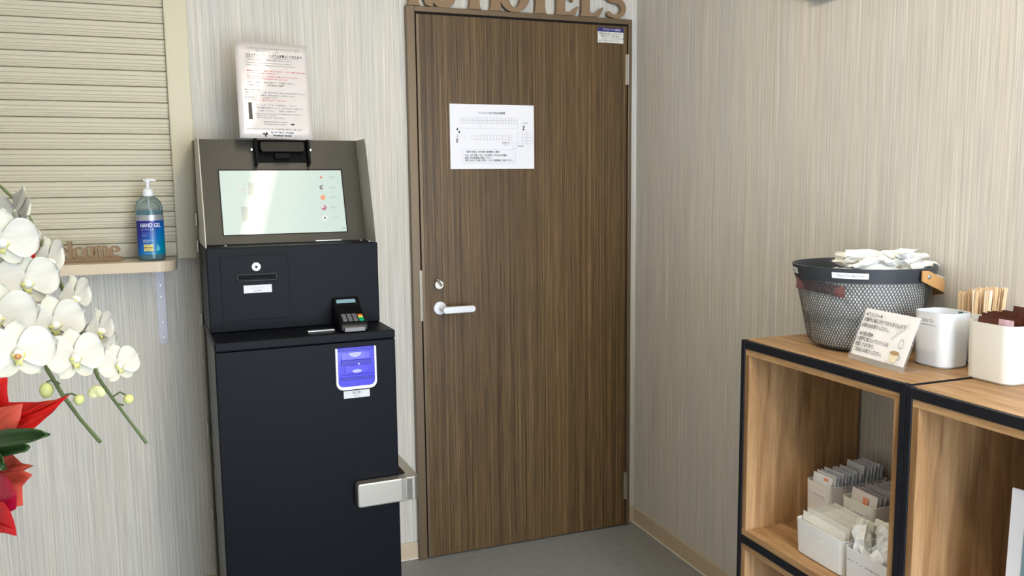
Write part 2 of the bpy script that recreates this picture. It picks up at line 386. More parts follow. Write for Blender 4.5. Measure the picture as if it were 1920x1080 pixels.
# big brown letters standing on the door head
s = thing('hotel_name_sign', 'cut brown serif letters standing on top of the door frame', 'sign', (-.5, -.015, H+.001))
zb, ch, Y0, Y1 = H+.001, .13, -.03, -.014
def letter(strokes, name='letter'):
    b = new()
    for i_, (p, wd_) in enumerate(strokes): stroke(b, p, wd_, Y0+.0003*i_, Y1-.0003*i_)
    obj(name, b, MDF, s, world=True)
def stem(x0, x1, top=ch):
    c = (x0+x1)/2; w_ = x1-x0
    return ([(c, zb), (c, zb+.004), (c, zb+.012), (c, zb+.03), (c, zb+top-.02), (c, zb+top-.006), (c, zb+top)], [w_*1.35, w_*1.22, w_*1.03, w_*.97, w_*.97, w_*1.15, w_*1.4])
def arc(cx, cz, rx, rz, a0, a1, n=14): return [(cx+rx*math.cos(math.radians(a0+(a1-a0)*k/n)), cz+rz*math.sin(math.radians(a0+(a1-a0)*k/n))) for k in range(n+1)]
letter([stem(-.926, -.890), (arc(-.898, zb+.092, .044, .026, 90, -90), [.014]+[.018+.012*math.sin(PI*k/12) for k in range(13)]+[.014]), ([(-.885, zb+.066), (-.868, zb+.045), (-.852, zb+.012), (-.838, zb+.006)], [.018, .026, .028, .014])])
letter([([(-.769, zb+ch), (-.769, zb+.05), (-.771, zb+.035)]+arc(-.801, zb+.032, .030, .0225, 0, -200, 12), [.044, .038, .036]+[.034-.0012*k for k in range(13)]), ([(-.80, zb+ch-.005), (-.74, zb+ch-.005)], .012)])
letter([stem(-.700, -.662), stem(-.619, -.581), ([(-.68, zb+.066), (-.60, zb+.066)], .014)])
letter([(arc(-.5265, zb+.065, .043, .058, 0, 360, 40), [.014+.022*abs(math.cos(2*PI*k/40)) for k in range(41)])])
letter([stem(-.443, -.404), ([(-.47, zb+ch-.004), (-.455, zb+ch-.008), (-.39, zb+ch-.008), (-.375, zb+ch-.004)], [.026, .014, .014, .026])])
letter([stem(-.357, -.322), ([(-.34, zb+.006), (-.30, zb+.007), (-.285, zb+.012), (-.268, zb+.034)], [.012, .013, .018, .005]), ([(-.34, zb+.066), (-.29, zb+.066)], .014), ([(-.34, zb+ch-.006), (-.29, zb+ch-.006), (-.28, zb+ch-.02)], [.012, .014, .006]),
        ([(-.292, zb+.084), (-.292, zb+.050)], .008)])
letter([stem(-.254, -.219), ([(-.236, zb+.006), (-.200, zb+.007), (-.183, zb+.012), (-.163, zb+.036)], [.012, .013, .018, .005])])
letter([(arc(-.115, zb+.095, .030, .027, 30, 270, 12)+arc(-.111, zb+.037, .036, .031, 90, -150, 14)[1:], [.010]+[.014+.010*math.sin(PI*k/22) for k in range(24)]+[.02, .012])])

# wall box at the top of the right wall
o = solo('wall_box', outbox(-.035, -.001, -1.45, -1.02, 1.922, 2.2), mat('grey_plastic', (.46, .45, .43), .5), 'grey flat box high on the right wall, cut by the picture edge', 'wall box', bevel=.006)

# ------------------------------------------------------------------ roller shutter with frame and counter shelf
r = thing('roller_shutter', 'closed ivory roller shutter with horizontal slats above the counter shelf', 'shutter', (-2.4, -.02, 1.19))
prof = [(-.014, 0), (-.0262, .0006), (-.0285, .003), (-.0285, .006), (-.0235, .008), (-.0235, .0115), (-.0265, .0135), (-.0265, .019), (-.0245, .0205), (-.0265, .022), (-.0265, .031), (-.0250, .0325), (-.0275, .0345), (-.0280, .046), (-.024, .0488), (-.014, .0490)]
slat0 = None; z0s = 1.2445
for k in range(20):
    if slat0 is None:
        b = new(); prism(b, prof, 0, 1.26, 0); me = bpy.data.meshes.new('slat'); bmesh.ops.recalc_face_normals(b, faces=b.faces); b.to_mesh(me); b.free(); me.materials.append(IV2); slat0 = me
    o = bpy.data.objects.new('slat', slat0); C.objects.link(o); o.parent = r
    o.location = wmat(r).inverted() @ Vector((-2.99, -.001, z0s+k*.0499))
b = new(); box(b, -2.99, -1.731, -.026, -.004, 1.197, 1.2435); bb = obj('bottom_bar', b, IV2, r, world=True, bevel=.002)
b = new(); box(b, -1.76, -1.735, -.0275, -.0262, 1.205, 1.214); obj('bar_stop', b, IV, bb, world=True)
b = new(); box(b, -1.731, -1.660, -.045, -.001, 1.187, 2.3); obj('side_frame', b, IV, r, world=True, bevel=.004)
b = new(); box(b, -3.06, -2.99, -.045, -.001, 1.187, 2.3); obj('side_frame', b, IV, r, world=True, bevel=.004)
b = new(); box(b, -3.06, -1.66, -.16, -.001, 2.243, 2.43); obj('shutter_housing', b, IV, r, world=True, bevel=.004)
t = thing('counter_shelf', 'narrow ivory counter board with a rounded corner below the shutter', 'shelf', (-2.3, -.11, 1.16))
b = new(); pts = rrect(-2.95, -1.733, -.222, -.046, .055, 8, (0, 0, 0, 1)); prism(b, pts, 1.163, 1.1957, 2); obj('board', b, mat('cream_board', (.60, .50, .37), .4), t, world=True, bevel=.002)
for x in (-1.79, -2.75):
    b = new(); box(b, x-.014, x+.014, -.005, -.001, .915, 1.1625)
    prism(b, [(x+.014*math.cos(a), .915+.014*math.sin(a)) for a in [PI+PI*k/10 for k in range(11)]], -.005, -.001, 1)
    box(b, x-.014, x+.014, -.19, -.005, 1.158, 1.1625)
    br = obj('shelf_bracket', b, mat('white_bracket', (.62, .62, .70), .4), t, world=True, bevel=.001)
    b = new()
    for z in (1.10, 1.062, .975, .925): cyl_y(b, x, z, .0028, -.0065, -.005, 12)
    obj('screw', b, SIL, br, world=True)

# Welcome letters on a base bar
ANG = .10
wt = thing('welcome_sign', 'brown cut wooden Welcome lettering on a bar, standing on the counter', 'sign', (-2.0, -.13, 1.1962), rz=ANG*0)
zb2 = 1.1962
b = new(); box(b, -2.125, -1.889, -.144, -.120, zb2, zb2+.0125); obj('base_bar', b, MDF, wt, world=True, bevel=.0006)
zl = zb2+.0123; Y0, Y1 = -.140, -.124; WZ_ = 1.24
def wl(strokes):
    b = new()
    for i_, (p, q) in enumerate(strokes):
        p = [(x_, zl+(z_-zl)*WZ_) for x_, z_ in p]; q = [e*1.25 for e in q] if isinstance(q, (list, tuple)) else q*1.25
        stroke(b, p, q, Y0+.0003*i_, Y1-.0003*i_)
    obj('letter', b, MDF, wt, world=True)
def lstem(x, h, w_=.0095): return [([(x, zl), (x, zl+.002), (x, zl+.005), (x, zl+h-.002), (x, zl+h)], [w_*1.7, w_*1.35, w_, w_, w_]), ([(x-w_*.95, zl+h-.0012), (x+w_*.3, zl+h-.0012)], .0024)]
def ering(cx, rx=.0115, rz=.0145, gap=(-38, 0)):
    cz = zl+rz-.001
    return [(arc(cx, cz, rx, rz-.002, 0, 320, 22), [.0035]+[.0035+.006*abs(math.cos(math.radians(320*k/22))) for k in range(1, 21)]+[.004, .002]), ([(cx-rx*.9, cz+.001), (cx+rx, cz+.001)], .003)]
wl([([(-2.116, zl+.040), (-2.103, zl)], [.011, .008]), ([(-2.103, zl), (-2.093, zl+.036)], [.005, .004]), ([(-2.096, zl+.040), (-2.083, zl)], [.011, .008]), ([(-2.083, zl), (-2.071, zl+.039)], [.005, .004]), ([(-2.124, zl+.0405), (-2.104, zl+.0405)], .003), ([(-2.080, zl+.0405), (-2.062, zl+.0405)], .003)])
wl(ering(-2.058)); wl(lstem(-2.034, .042))
wl([(arc(-2.012, zl+.0135, .0115, .0125, 45, 318, 20), [.006, .005]+[.0035+.006*abs(math.cos(math.radians(45+273*k/20))) for k in range(2, 19)]+[.004, .002])])
wl([(arc(-1.983, zl+.0135, .0115, .0125, 0, 360, 28), [.0035+.0065*abs(math.cos(2*PI*k/28)) for k in range(29)])])
wl(lstem(-1.963, .028, .0085)+lstem(-1.948, .022, .0085)[:1]+lstem(-1.932, .022, .0085)[:1]+[(arc(-1.9555, zl+.0205, .0085, .0065, 180, 0, 10), .005), (arc(-1.940, zl+.0205, .0085, .0065, 180, 0, 10), .005)])
wl(ering(-1.911))

# hand gel pump bottle
bx, by, bz = -1.8035, -.15, 1.1962
g = thing('hand_gel_bottle', 'clear pump bottle of blue hand gel on the counter end', 'bottle', (bx, by, bz))
R0 = .0405
b = new(); lathe(b, [(R0*.88, 0), (R0*.98, .003), (R0, .010), (R0*.99, .10), (R0*.985, .150), (R0*.97, .166), (R0*.86, .181), (R0*.62, .193), (R0*.36, .199)], 40, sy=.8)
GEL = mat('blue_gel', (.62, .78, .84), .04, trans=.92, ior=1.3)
obj('body', b, GEL, g, smooth=True)
b = new(); lathe(b, [(R0*.84, .003), (R0*.955, .012), (R0*.945, .148), (R0*.93, .155)], 36, sy=.78)
obj('gel', b, mat('gel_inside', (.10, .32, .42), .3, trans=.5, ior=1.34), g, smooth=True)
def onb(a, z, k=1.012): return Vector((bx+R0*k*math.sin(a), by-R0*k*.8*math.cos(a), bz+z))
def wrap(a0, a1, z0_, z1_, k=1.012, n=14):
    b = new(); v = [[b.verts.new(onb(a0+(a1-a0)*i/n, z, k)) for z in (z0_, z1_)] for i in range(n+1)]
    for i in range(n): b.faces.new((v[i][0], v[i+1][0], v[i+1][1], v[i][1]))
    return b
LB = mat('blue_label', (.01, .05, .3), .3)
lg = noise(LB, coords(LB, (9, 9, 9)), 1, 2)
sx_ = nodes(LB)[0].new('ShaderNodeSeparateXYZ'); nodes(LB)[1].new(coords(LB, (1, 1, 1)), sx_.inputs[0])
mr = nodes(LB)[0].new('ShaderNodeMath'); mr.operation = 'MULTIPLY_ADD'; mr.inputs[1].default_value = 8; mr.inputs[2].default_value = 0.0; nodes(LB)[1].new(sx_.outputs[2], mr.inputs[0])
mx_ = nodes(LB)[0].new('ShaderNodeMath'); mx_.operation = 'MULTIPLY_ADD'; mx_.inputs[1].default_value = -9; nodes(LB)[1].new(sx_.outputs[0], mx_.inputs[0]); nodes(LB)[1].new(mr.outputs[0], mx_.inputs[2])
nodes(LB)[1].new(ramp(LB, mx_.outputs[0], [(0, (.0, .20, .30)), (.45, (.0, .13, .42)), (.85, (.008, .02, .26)), (1, (.006, .01, .18))]), nodes(LB)[2].inputs['Base Color'])
lb = obj('label', wrap(-1.25, 1.35, .018, .124), LB, g, world=True, smooth=True)
obj('grey_band', wrap(-1.25, 1.35, .124, .142), mat('grey_label', (.36, .37, .40), .35, .4), lb, world=True, smooth=True)
def lt(s_, size, x, z, ma, wd_=None, bold=0):
    text(s_, size, ma, lb, None, None, None, 'LEFT', wd_, bold=bold, bend=lambda c: onb((x+c.x)/R0, z+c.y, 1.03))
WI = mat('label_white', (.75, .78, .85), .4); WI2 = mat('label_pale', (.30, .42, .62), .4)
lt('HAND GEL', .018, -.029, .104, WI, .062, .0003); lt('ハンドジェル', .0075, -.026, .0945, WI, .036)
lt('アルコール', .006, -.026, .083, WI2, .026); lt('洗浄タイプ', .006, -.026, .0755, WI2, .026)
lt('速乾性手指用ジェル', .0045, -.022, .062, WI, .032); lt('潤い成分配合', .0045, -.022, .057, WI, .020)
obj('yellow_patch', wrap(-.50, .16, .030, .0505, 1.02), mat('label_yellow', (.72, .58, .20), .4), lb, world=True)
lt('水なしで', .0055, -.0165, .0445, INK, .018); lt('簡単手指洗浄', .006, -.019, .0385, INK, .024, .0001); lt('500ml', .0055, -.015, .0325, INK, .014)
b = new(); v = [b.verts.new(onb((.020+x_)/R0, .030+z_, 1.02)) for x_, z_ in ((-.006, .004), (-.003, 0), (.003, 0), (.007, .004), (.007, .010), (.003, .016), (-.001, .022), (-.004, .013))]; b.faces.new(v)
obj('drop_emblem', b, mat('drop_blue', (.10, .42, .62), .3), lb, world=True)
lt('GEL', .005, -.022, .022, WI2, .03)
b = new(); lathe(b, [(.0155, .199), (.016, .201), (.016, .2175), (.0145, .219), (.009, .224), (.006, .225), (.0045, .226), (.0045, .240), (.0075, .241), (.0085, .2475), (.006, .2515)], 24)
tube(b, [(-.012, 0, .2485), (0, 0, .2495), (.015, 0, .2495), (.024, 0, .247)], [.003, .0045, .0038, .003], 10)
pu = obj('pump_head', b, WHT, g, smooth=True)
b = new(); tube(b, [(0, 0, .205), (0.001, 0, .1), (.003, 0, .02)], .0022, 8); obj('dip_tube', b, WHT, pu)

# ------------------------------------------------------------------ check-in kiosk
TH = math.radians(2.5)
KM = Matrix.Translation((-1.3914, -.6253, 0)) @ Matrix.Rotation(TH, 4, 'Z')
k = thing('check_in_kiosk', 'tall charcoal self check-in kiosk with a tilted touch screen', 'kiosk', mtx=KM)
def kp(name, bm, ma, bevel=.0015, smooth=False, parent=None): return obj(name, bm, ma, parent or k, bevel=bevel, smooth=smooth)
b = new(); box(b, -.246, .246, .022, .55, .012, .974); kp('cabinet', b, KE)
kp('front_door', outbox(-.2515, .2515, 0, .0205, .02, .973), KB, .003)
b = new(); box(b, -.2515, .2515, -.002, .56, .9745, 1.0); kp('ledge', b, KB, .004)
b = new(); box(b, -.25, .25, .168, .56, 1.0005, 1.247); kp('upper_cabinet', b, KB, .003)
ip = kp('access_panel', outbox(-.213, -.022, .1665, .168, 1.034, 1.222), KB, .0008)
b = new(); outline(b, Matrix.Rotation(PI/2, 4, 'X'), -.2145, -.0205, 1.0325, 1.2235, .0012, -.1677+.0); 
# dark joint around the access panel
kp('panel_joint', b, BLKGAP, 0)
b = new(); cyl_y(b, -.114, 1.189, .0125, .160, .168, r2=.0135); lk = kp('lock', b, mat('lock_white', (.75, .76, .78), .25, .3), .001, True)
b = new(); cyl_y(b, -.114, 1.189, .0045, .1592, .160); kp('keyway', b, BLK, 0, parent=lk)
b = new(); box(b, -.171, -.056, .160, .1668, 1.147, 1.151); box(b, -.171, -.056, .160, .1668, 1.166, 1.170); box(b, -.171, -.166, .160, .1668, 1.151, 1.166); box(b, -.061, -.056, .160, .1668, 1.151, 1.166)
rs = kp('receipt_slot', b, BLK, .001); kp('slot_mouth', outbox(-.163, -.064, .1625, .1668, 1.155, 1.162), BLKM, .001, parent=rs)
pl = kp('name_plate', outbox(-.152, -.072, .1650, .1668, 1.112, 1.1355), LBL, .0008)
def kt(s_, size, x, y, z, ma, wd_, al='CENTER', parent=k, up=(0, 0, 1)): text(s_, size, ma, parent, (x, y, z), X, up, al, wd_, world=False)
kt('レシート', .010, -.112, .1648, 1.1245, INKG, .030, parent=pl); kt('RECEIPT', .006, -.112, .1648, 1.1165, INKG, .022, parent=pl)
# bill acceptor
b = new(); pts = rrect(.073, .191, .836, .958, .020, 6, (0, 0, 1, 1)); inner = rrect(.0785, .1855, .8445, .9585, .015, 6, (0, 0, 1, 1))
prism(b, [(.073, .958), (.073, .856)]+arc(.093, .856, .020, .020, 180, 270, 6)+arc(.171, .856, .020, .020, 270, 360, 6)+[(.191, .958), (.1855, .958), (.1855, .858)]+arc(.1705, .8595, .015, .015, 0, -90, 6)+arc(.0935, .8595, .015, .015, -90, -180, 6)+[(.0785, .958)], -.010, 0, 1)
ba = kp('bill_acceptor', b, mat('bezel_white', (.82, .83, .87), .3), .0015)
b = new(); prism(b, inner, -.006, 0, 1); kp('blue_bezel', b, BLU, .001, parent=ba)
b = new(); box(b, .088, .176, -.0095, -.006, .908, .922); box(b, .084, .182, -.0085, -.006, .864, .872); box(b, .088, .182, -.0075, -.006, .878, .880); box(b, .080, .184, -.0078, -.006, .948, .956); kp('note_mouth', b, BLU2, .001, parent=ba)
b = new(); box(b, .090, .176, -.0075, -.006, .923, .945); box(b, .098, .168, -.0075, -.006, .884, .906); kp('lens_window', b, mat('blue_lens', (.03, .02, .50), .25, coat=.2, emis=(.04, .03, .6), es=.3), .001, parent=ba)
b = new(); prism(b, [(.112, .944), (.148, .944)]+arc(.130, .944, .018, .014, 0, -180, 10)[1:-1], -.0082, -.0076, 1)
b2 = arc(.134, .889, .014, .005, 0, 360, 16)[:-1]; prism(b, b2, -.0082, -.0076, 1); cyl_y(b, .139, .910, .003, -.0104, -.0096, 12); kp('lit_symbol', b, BLU3, 0, parent=ba)
pl = kp('name_plate', outbox(.094, .1705, -.0018, 0, .8085, .831), LBL, .0008)
kt('紙 幣', .010, .132, -.0021, .8205, INKG, .024, parent=pl); kt('BILL', .006, .132, -.0021, .8125, INKG, .016, parent=pl)
b = new(); box(b, .010, .088, .062, .082, 1.0002, 1.004); kp('ledge_label', b, SIL, .001)
b = new(); box(b, .085, .168, .30, .318, 1.2475, 1.2515); kp('slot_label', b, SIL, .001)
b = new(); box(b, .06, .19, .285, .30, 1.2475, 1.249); kp('coin_slot', b, BLK, 0)
for x, y in ((-.19, .25), (.225, .28), (.235, .21)):
    b = new(); lathe(b, [(.005, 1.247), (.0045, 1.2495), (.002, 1.2505)], 12, x, y); kp('screw', b, SIL, 0)
# console: sloped screen panel between side plates
SL = .103/.32
def py(z): return .305+SL*(z-1.247)
b = new(); prism(b, [(py(1.247), 1.2475), (py(1.568), 1.568), (.53, 1.568), (.55, 1.2475)], -.246, .246, 0); sp = kp('screen_panel', b, KP, .001)
for sx in (-1, 1):
    b = new(); prism(b, [(.174, 1.2475), (.200, 1.34), (.238, 1.455), (.272, 1.553), (.285, 1.568), (.53, 1.568), (.555, 1.2475)], min(sx*.2465, sx*.25), max(sx*.2465, sx*.25), 0); kp('side_plate', b, KS, .0008)
PM = Matrix.Identity(4)     # panel frame: x along the panel, y up the slope, z out of it
o_ = Vector((0, py(1.247), 1.247)); PM = frame(o_, (1, 0, 0), (0, SL, 1))
LEN = math.sqrt(1+SL*SL)
def pbox(bm, x0, x1, y0, y1, z0, z1):
    vs = box(bm, x0, x1, y0, y1, z0, z1)
    for v in vs: v.co = PM @ v.co
SX0, SX1, SY0, SY1 = -.187, .1875, .030, .2345
b = new(); pbox(b, SX0-.004, SX1+.004, SY0-.003, SY1+.005, .0003, .0014); bz_ = kp('screen_bezel', b, BLK, 0)
SCR = mat('screen_glow', (.02, .02, .02), .3, coat=1, coat_r=.03, emis=(.60, .74, .68), es=.92)
b = new(); pbox(b, SX0, SX1, SY0, SY1, .001, .002); scn = kp('touch_screen', b, SCR, 0)
def em(name, c, s_=1): return mat(name, (.02, .02, .02), .3, coat=1, coat_r=.03, emis=c, es=s_)
E1 = em('screen_line', (.50, .64, .60)); E2 = em('screen_grey', (.40, .46, .44)); E3 = em('screen_text', (.30, .42, .40)); ER = em('flag_red', (.60, .22, .20)); EO = em('flag_orange', (.75, .32, .16)); EW = em('flag_white', (.85, .9, .88)); ED = em('flag_dark', (.14, .16, .17)); EP = em('flag_plum', (.42, .14, .20)); EK = em('door_red', (.72, .55, .52))
ui = new()
def so(bm, x0, x1, y0, y1, t_=.0009, z=.0023): outline(bm, PM, x0, x1, y0, y1, t_, z)
WS = SX1-SX0; HS = SY1-SY0
def su(px, py_): return SX0+px*WS, SY1-py_*HS
def rectp(bm, a, b_, fill=False, t_=.0009, z=.0023):
    x0, y1 = su(*a); x1, y0 = su(*b_)
    (quadmesh if fill else outline)(*( (bm, PM, x0, x1, y0, y1, z) if fill else (bm, PM, x0, x1, y0, y1, t_, z)))
rectp(ui, (.09, .17), (.72, .42)); rectp(ui, (.09, .55), (.72, .81))
for i in range(5): rectp(ui, (.785, .045+.165*i), (.965, .185+.165*i))
obj('button_outline', ui, E1, scn)
b = new(); rectp(b, (.22, .19), (.27, .40), True); rectp(b, (.15, .57), (.20, .79), True); obj('door_icon', b, E2, scn)
for q_ in (((.185, .22), (.22, .37)), ((.20, .60), (.245, .76))):
    b = new(); rectp(b, *q_); obj('doorway_icon', b, E2, scn)
b = new(); rectp(b, (.14, .29), (.20, .31), True); rectp(b, (.23, .68), (.28, .695), True); obj('arrow_icon', b, EK, scn)
for i, (ma, rr) in enumerate(((ER, .0045), (ED, .008), (EO, .0085), (EP, .0085), (EW, .009))):
    x, y = su(.825, .115+.165*i); b = new(); disc(b, PM, x, y, rr, .0024); fl = obj('flag_icon', b, ma, scn)
    if i == 1:
        b = new()
        for q in range(3): quadmesh(b, PM, x+.0, x+.009, y-.006+.004*q, y-.004+.004*q, .0026)
        obj('flag_stripe', b, EW, scn)
    if i == 3: b = new(); quadmesh(b, PM, x-.007, x, y, y+.006, .0026); obj('flag_canton', b, EW, scn)
    if i == 4:
        b = new(); disc(b, PM, x, y, .004, .0026)
        for q, (dx, dy) in enumerate(((-.008, .005), (.005, .005), (-.008, -.0065), (.005, -.0065))): quadmesh(b, PM, x+dx, x+dx+.003, y+dy, y+dy+.002, .0026)
        obj('flag_bars', b, ED, scn)
sxd = PM.to_3x3() @ Vector((1, 0, 0)); syd = PM.to_3x3() @ Vector((0, 1, 0))
def st_(s_, px, py_, size, wd_, ma=E3):
    x, y = su(px, py_); text(s_, size, ma, scn, PM @ Vector((x, y, .0025)), sxd, syd, 'LEFT', wd_, world=False)
for i, s_ in enumerate(('日本語', 'English', '简体中文', '繁體中文', '한국어')): st_(s_, .885, .13+.165*i, .009, .020)
st_('チェックイン', .33, .33, .020, .105, E1); st_('チェックアウト', .33, .71, .020, .125, E1); st_('戻る', .955, .965, .007, .012, ED)
# webcam in its bracket above the screen
b = new(); pbox(b, -.0785, .089, .262, .334, .001, .006); wb = kp('camera_mount', b, BLKM, .001)
b = new(); pbox(b, -.0785, -.072, .246, .334, .0, .040); pbox(b, .082, .0885, .246, .334, .0, .040); kp('bracket_cheek', b, BLKM, .001, parent=wb)
b = new()
for v in rrect(-.063, .073, .285, .318, .010, 5): pass
prism(b, rrect(-.063, .073, .285, .318, .010, 5), .012, .038, 2); b.transform(PM); wc = kp('webcam', b, mat('webcam_black', (.009, .0095, .0095), .45, spec=.25), .002, parent=wb)
b = new(); prism(b, rrect(-.020, .028, .266, .284, .006, 4), .012, .030, 2); b.transform(PM); kp('clip_foot', b, BLKM, .002, parent=wb)
b = new(); disc(b, PM, .004, .302, .0065, .0384); kp('lens', b, BLK, 0, parent=wb)
for x in (-.086, .0955):
    b = new(); lathe(b, [(.0035, 0), (.0038, .004), (.002, .006)], 12); b.transform(Matrix.Translation(PM @ Vector((x, .302, .006))) @ Matrix.Rotation(PI/2, 4, 'X') @ Matrix.Diagonal((1, 1.6, 1, 1))); kp('wing_screw', b, CHR, 0, parent=wb)
# narrow steel edge strip and hinges at the back of the left side
b = new(); box(b, -.2535, -.2465, .47, .56, .012, 1.568); kp('rear_strip', b, mat('olive_steel', (.12, .115, .08), .35, .5), .001)
for z in (.33, .62, .98, 1.215, 1.30):
    b = new(); box(b, -.258, -.2535, .46, .50, z, z+.04); kp('side_hinge', b, NIC, .001)
for sx in (-.2, .2):
    b = new(); lathe(b, [(.02, 0), (.02, .012)], 16, sx, .1); lathe(b, [(.02, 0), (.02, .012)], 16, sx, .45); kp('foot', b, BLK, 0)

# laminated notice leaning above the kiosk, base on the console top edge
nt = thing('laminated_notice', 'glossy laminated sheet of Japanese text standing on top of the kiosk', 'notice', mtx=KM @ Matrix.Translation((-.02, .31, 1.569)))
o_ = KM @ Vector((-.122, .355, 1.5705)); xd = (KM.to_3x3() @ Vector((1, .035, 0))); roll = math.radians(-.9)
yd = KM.to_3x3() @ Vector((0, .20, 1)); NM = frame(o_, xd, yd) @ Matrix.Rotation(roll, 4, 'Z')
NW, NH = .222, .305
b = new(); N = 14
vv = [[b.verts.new(NM @ Vector((NW*i/N, NH*j/10, .0012*math.sin(PI*i/N)))) for j in range(11)] for i in range(N+1)]
for i in range(N):
    for j in range(10): b.faces.new((vv[i][j], vv[i+1][j], vv[i+1][j+1], vv[i][j+1]))
pa = obj('laminated_sheet', b, LAM, nt, world=True, smooth=True); sm = pa.modifiers.new('solid', 'SOLIDIFY'); sm.thickness = .0006
def nz(x): return .0012*math.sin(PI*x/NW)
def ntx(s_, px, py_, size, wd_, ma=INKG, bold=0):
    def bend(c):
        x = px*NW+c.x; return NM @ Vector((x, (1-py_)*NH+c.y, nz(x)+.0009))
    text(s_, size, ma, nt, None, None, None, 'LEFT', wd_, bold=bold+.00010, bend=bend)
ntx('レジホテルにご宿泊いただきありがとうございます。', .14, .075, .0085, .165)
ntx('Thank you for staying at our hotel.', .28, .10, .0055, .07)
ntx('セルフチェックインシステムを導入しております。', .14, .145, .0095, .175, INK, .0001)
for i, (s_, a, wd_, ma) in enumerate((('画面の案内に従ってチェックインの手続きをお願いいたします。', .165, .16, INKG), ('ご不明な点は備え付けの電話でお問い合わせください。', .19, .14, INKG),
    ('Please follow the guidance on the screen to check in.', .22, .14, INKG), ('Please contact us by telephone if you have any questions.', .245, .15, INKG),
    ('貴重品は必ずお客様ご自身で管理してください。　ホテルは責任を負いません。', .305, .185, INKR), ('ロッカーはありません。', .33, .09, INKR),
    ('Please keep your valuables with you at all times.', .36, .155, INKR), ('We are not responsible for any loss.', .385, .125, INKR),
    ('お困りの際は、下記の番号へ　お電話ください。', .425, .145, INKG), ('◆WiFi Password Key', .505, .045, INK), ('お部屋の鍵はチェックイン時に発行されます。お出かけの際も必ずお持ちください。', .53, .185, INKG),
    ('チェックアウトの際は、鍵を返却口へご返却ください。', .56, .155, INKG), ('駐車場は、入口左手です。', .585, .10, INKG), ('ゴミの分別に、ご協力をお願いいたします。', .61, .125, INKR),
    ('ルームカードキーの返却は、こちら', .66, .12, INKG), ('客室の暗証番号はチェックイン時に発行される番号です。', .69, .145, INKG), ('ご注意ください。　午前１０時まで', .72, .12, INKG),
    ('Please return the key card at check out to the box.', .75, .135, INKG), ('Check out is by ten.', .77, .06, INKG), ('Please enjoy your stay with us.', .79, .085, INKG),
    ('会員様専用予約はこちらから', .835, .075, INKG), ('Online Reservation', .858, .07, INKG), ('アールジェイホテルズ　北海道小樽市７番７号', .91, .165, INKG))):
    x = .14 if a < .5 else .10
    if .64 < a < .8: x = .24
    if .8 < a < .87: x = .33
    ntx(s_, x, a, .0055, wd_, ma)
ntx('0134-61-7677', .42, .455, .0075, .05, INK); ntx('お問合せ先', .16, .455, .005, .03, INKG)
ntx("RJ HOTEL'S OTARU", .42, .945, .0080, .070, INK, .0002); ntx('brother hotel', .45, .975, .0075, .055, INK, .0002)
def npoly(pts, ma, name):
    b = new(); b.faces.new([b.verts.new(NM @ Vector((x*NW, (1-y)*NH, nz(x*NW)+.0009))) for x, y in pts]); obj(name, b, ma, nt, world=True)
npoly([(.135, .63), (.185, .63), (.185, .805), (.135, .805)], mat('photo_dark', (.045, .04, .038), .5), 'printed_remote')
npoly([(.70, .842), (.735, .842), (.735, .834), (.76, .848), (.735, .862), (.735, .854), (.70, .854)], INK, 'printed_arrow')
npoly([(.305, .955), (.33, .935), (.335, .955), (.36, .93), (.385, .955), (.365, .96), (.345, .995), (.335, .965)], INK, 'printed_logo')

# card payment terminal on the kiosk ledge
TMx = KM @ Matrix.Translation((.139, .085, 1.0005)) @ Matrix.Rotation(math.radians(-3), 4, 'Z')
ct = thing('card_terminal', 'black card payment terminal with a keypad on the kiosk ledge', 'card terminal', mtx=TMx)
b = new(); prism(b, [(-.078, .002), (-.078, .020), (-.070, .026), (.045, .062), (.078, .085), (.082, .078), (.075, .0)], -.040, .040, 0)
obj('body', b, BLK, ct, bevel=.005)
b = new(); prism(b, [(-.084, .002), (-.084, .014), (-.074, .018), (-.074, .002)], -.030, .030, 0); obj('card_slot', b, mat('slot_grey', (.12, .11, .11), .3), ct, bevel=.002)
TF = frame(Vector((0, -.070, .0262)), (1, 0, 0), (0, .115, .036))
TG = frame(Vector((0, .045, .0622)), (1, 0, 0), (0, .033, .023))
b = new(); quadmesh(b, TG, -.030, .027, .010, .026, .0008); obj('display', b, mat('lcd', (.18, .30, .36), .25, emis=(.1, .18, .22), es=.4), ct)
b = new()
for i in range(3):
    for j in range(4):
        x0 = -.029+.0155*i; y0 = .012+.012*j; vs = box(b, x0, x0+.012, y0, y0+.008, 0, .0025)
        for v in vs: v.co = TF @ v.co
tag(obj('number_keys', b, mat('key_grey', (.16, .16, .17), .35), ct), kind='stuff')
for j, (ma, hh) in enumerate(((mat('key_green', (.0, .36, .16), .4), .016), (mat('key_yellow', (.75, .68, .12), .4), .010), (mat('key_red', (.65, .16, .03), .4), .009))):
    y0 = (.010, .028, .040)[j]; b = new(); vs = box(b, .0175, .031, y0, y0+hh, 0, .003)
    for v in vs: v.co = TF @ v.co
    obj('function_key', b, ma, ct)

